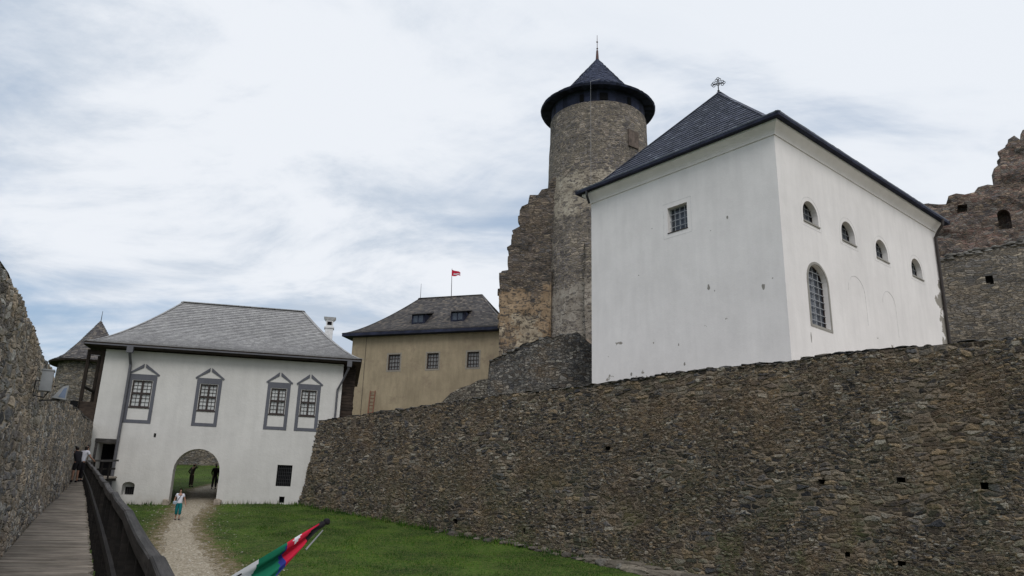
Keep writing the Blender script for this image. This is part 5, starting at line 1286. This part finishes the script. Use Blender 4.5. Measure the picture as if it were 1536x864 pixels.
# slide the pole foot so the pole reads at the slope of the photo
mb = MB(); mb.tube([ba, Tp], [.016, .014], 10); mb.build('pole', mBLK, fg)
ax = (Tp - ba).normalized(); 
mb = MB(); mb.rock(Tp + ax * .005, .021, .021, .021, blocky=.3, sub=2); mb.tube([Tp - ax * .12, Tp - ax * .02], [.017, .019], 8); mb.build('finial', mBLK, fg)
dn = Vector((0, 0, -1)); dn = (dn - ax * dn.dot(ax)).normalized(); sd_ = ax.cross(dn); sd_ = -sd_ if sd_.dot(Tp) > 0 else sd_
LEN = (Tp - ba).length
WD = interp([(0, .035), (.05, .045), (.12, .075), (.22, .11), (.40, .17), (.6, .24), (1.2, .36), (2, .5)])
def cl(u, v):   # u metres down the pole from the tip, v 0..1 away from it
    w = WD(u); fold = .045 * math.sin(v * 6.5 + u * 6) * (1 - .3 * v) * min(1, u * 4) + .02 * math.sin(v * 15 + u * 11) * min(1, u * 3)
    return Tp - ax * (.05 + u + .10 * v * w / .2) + dn * (w * v - .02) + sd_ * (fold * min(1, v * 3) + .018)
NU, NV = 70, 16; US = min(LEN - .12, 1.15); mb = MB()
for i in range(NU):
    for j in range(NV):
        u0, u1, v0, v1 = US * i / NU, US * (i + 1) / NU, j / NV, (j + 1) / NV; u = (u0 + u1) / 2; v = (v0 + v1) / 2
        s_ = u - .05 * v
        mi = 0
        if s_ < .05 : mi = 4 if v > .25 else 0
        elif s_ < .225 - .03 * v: mi = 0
        elif s_ < .225 + .03 * v: mi = 2
        elif s_ < .42: mi = 3
        else: mi = 1
        if .13 < s_ < .18 and v < .45 * (1 - abs(s_ - .155) / .025 * .8): mi = 1
        mb.face([cl(u0, v0), cl(u1, v0), cl(u1, v1), cl(u0, v1)], mi=mi)
mb.build('cloth', [M_RED, M_WCL, M_BLU, M_GRN, M_BLK], fg, weld=True, smooth_=True)
mb = MB(); mb.tube([Tp - ax * .04 + dn * .035, Tp - ax * .20 + dn * .075 + sd_ * .04], [.004, .006], 6); mb.build('pale_hem', plain('grey_hem', (.25, .25, .26), .8), fg)

# ================================================================= GRASS, WEEDS, LOOSE GRAVEL
def grass_mat():
    m, nt, b, out = new_mat('grass_blades', .9, .1)
    a = nd(nt, 'ShaderNodeAttribute', attribute_name='rnd').outputs['Fac']; gp = nd(nt, 'ShaderNodeNewGeometry').outputs['Position']
    c = ramp(nt, a, [(0, (.016, .042, .008)), (.45, (.034, .084, .012)), (.8, (.06, .12, .02)), (.93, (.11, .13, .04)), (1, (.22, .17, .09))])
    c = mixc(nt, 1.0, c, ramp(nt, noi(nt, gp, .5, 5, .6).outputs[0], [(.35, (.55, .62, .7)), (.65, (1.35, 1.3, .95))]), 'MULTIPLY')
    nt.links.new(c, b.inputs['Base Color']); return m
def blades(name, pos, h0, h1, w, mat):
    n = len(pos); v = np.empty((n * 3, 3)); rg = np.random.rand(n, 6); an = rg[:, 0] * 6.283; cl_h = np.array([.7 + 1.1 * max(0, noise.noise(Vector((p[0] * .8, p[1] * .8, 4)))) for p in pos]); h = (h0 + (h1 - h0) * rg[:, 1] ** 2) * cl_h; ww = w * (.6 + .8 * rg[:, 2])
    P = np.array(pos); dx = np.cos(an) * ww; dy = np.sin(an) * ww
    v[0::3] = P + np.stack([dx, dy, -.01 * np.ones(n)], 1); v[1::3] = P + np.stack([-dx, -dy, -.01 * np.ones(n)], 1)
    v[2::3] = P + np.stack([(rg[:, 3] - .5) * h * .9, (rg[:, 4] - .5) * h * .9, h], 1)
    m = bpy.data.meshes.new(name); m.from_pydata(v.tolist(), [], np.arange(n * 3).reshape(-1, 3).tolist()); m.materials.append(mat)
    at = m.attributes.new('rnd', 'FLOAT', 'FACE'); at.data.foreach_set('value', rg[:, 5]); o = link(name, m, origin=(0, 0, 0)); o['kind'] = 'stuff'; return o
MG = grass_mat(); pos = []; rng = random.Random(3)
wall_n = FW.n
while len(pos) < 150000:
    y = rng.uniform(24, 51) if rng.random() < .9 else rng.uniform(59, 84); x = rng.uniform(-26 if y < 52 else -42, 14)
    if y < 51 and (Vector((x, y, 0)) - FW.o).dot(FW.n) < .02: continue
    if y > 52 and x > -10: continue
    pd = path_d(x, y) if x < -5 else 5
    k = noise.noise(Vector((x * .9, y * .9, 2))) * .9
    if pd < .15 + k: continue
    if noise.noise(Vector((x * .45, y * .45, 8))) < -.28 and rng.random() < .7: continue
    if pd < 2.6 + k * 1.5 and rng.random() < .65: continue
    pos.append((x, y, g(x, y)))
tag(blades('grass', pos, .02, .085, .014, MG), 'short green lawn grass of the courtyard', 'grass')
pos = []
for i in range(7000):
    s_ = rng.uniform(0, 36) if rng.random() < .8 else rng.gauss(16, 3); off = abs(rng.gauss(0, .22)); cl_ = noise.noise(Vector((s_ * .9, 5, 0)))
    if cl_ < -.05 and off > .12: continue
    p = FW.p(s_, 0, off + .03); pos.append((p.x, p.y, g(p.x, p.y)))
for i in range(500):
    s_ = rng.uniform(sL + 1, sR - 1.5)
    if a0 - .1 < s_ < a1 + .1: continue
    p = FG.p(s_, 0, .04 + abs(rng.gauss(0, .1))); pos.append((p.x, p.y, g(p.x, p.y)))
tag(blades('weeds', pos, .03, .40, .020, MG), 'taller weeds growing along the foot of the courtyard wall and gatehouse', 'weeds')
mb = MB()
for i in range(2600):
    y = rng.uniform(26, 49); x = rng.uniform(-22, -8); pd = path_d(x, y)
    if pd > rng.random() ** 2 * 2.6: continue
    r_ = rng.uniform(.015, .05); mb.rock((x, y, g(x, y) + r_ * .2), r_, r_ * .8, r_ * .5, rng.random() * 3, sub=1)
o = mb.build('loose_gravel', rockm('gravel_stones', [(.17, .145, .11), (.27, .24, .19), (.36, .33, .28), (.45, .43, .39)]), origin=(0, 0, 0)); tag(o, 'loose pale gravel and small stones on the path', 'gravel', kind='stuff')
# tiny plant sprigs on the wall head
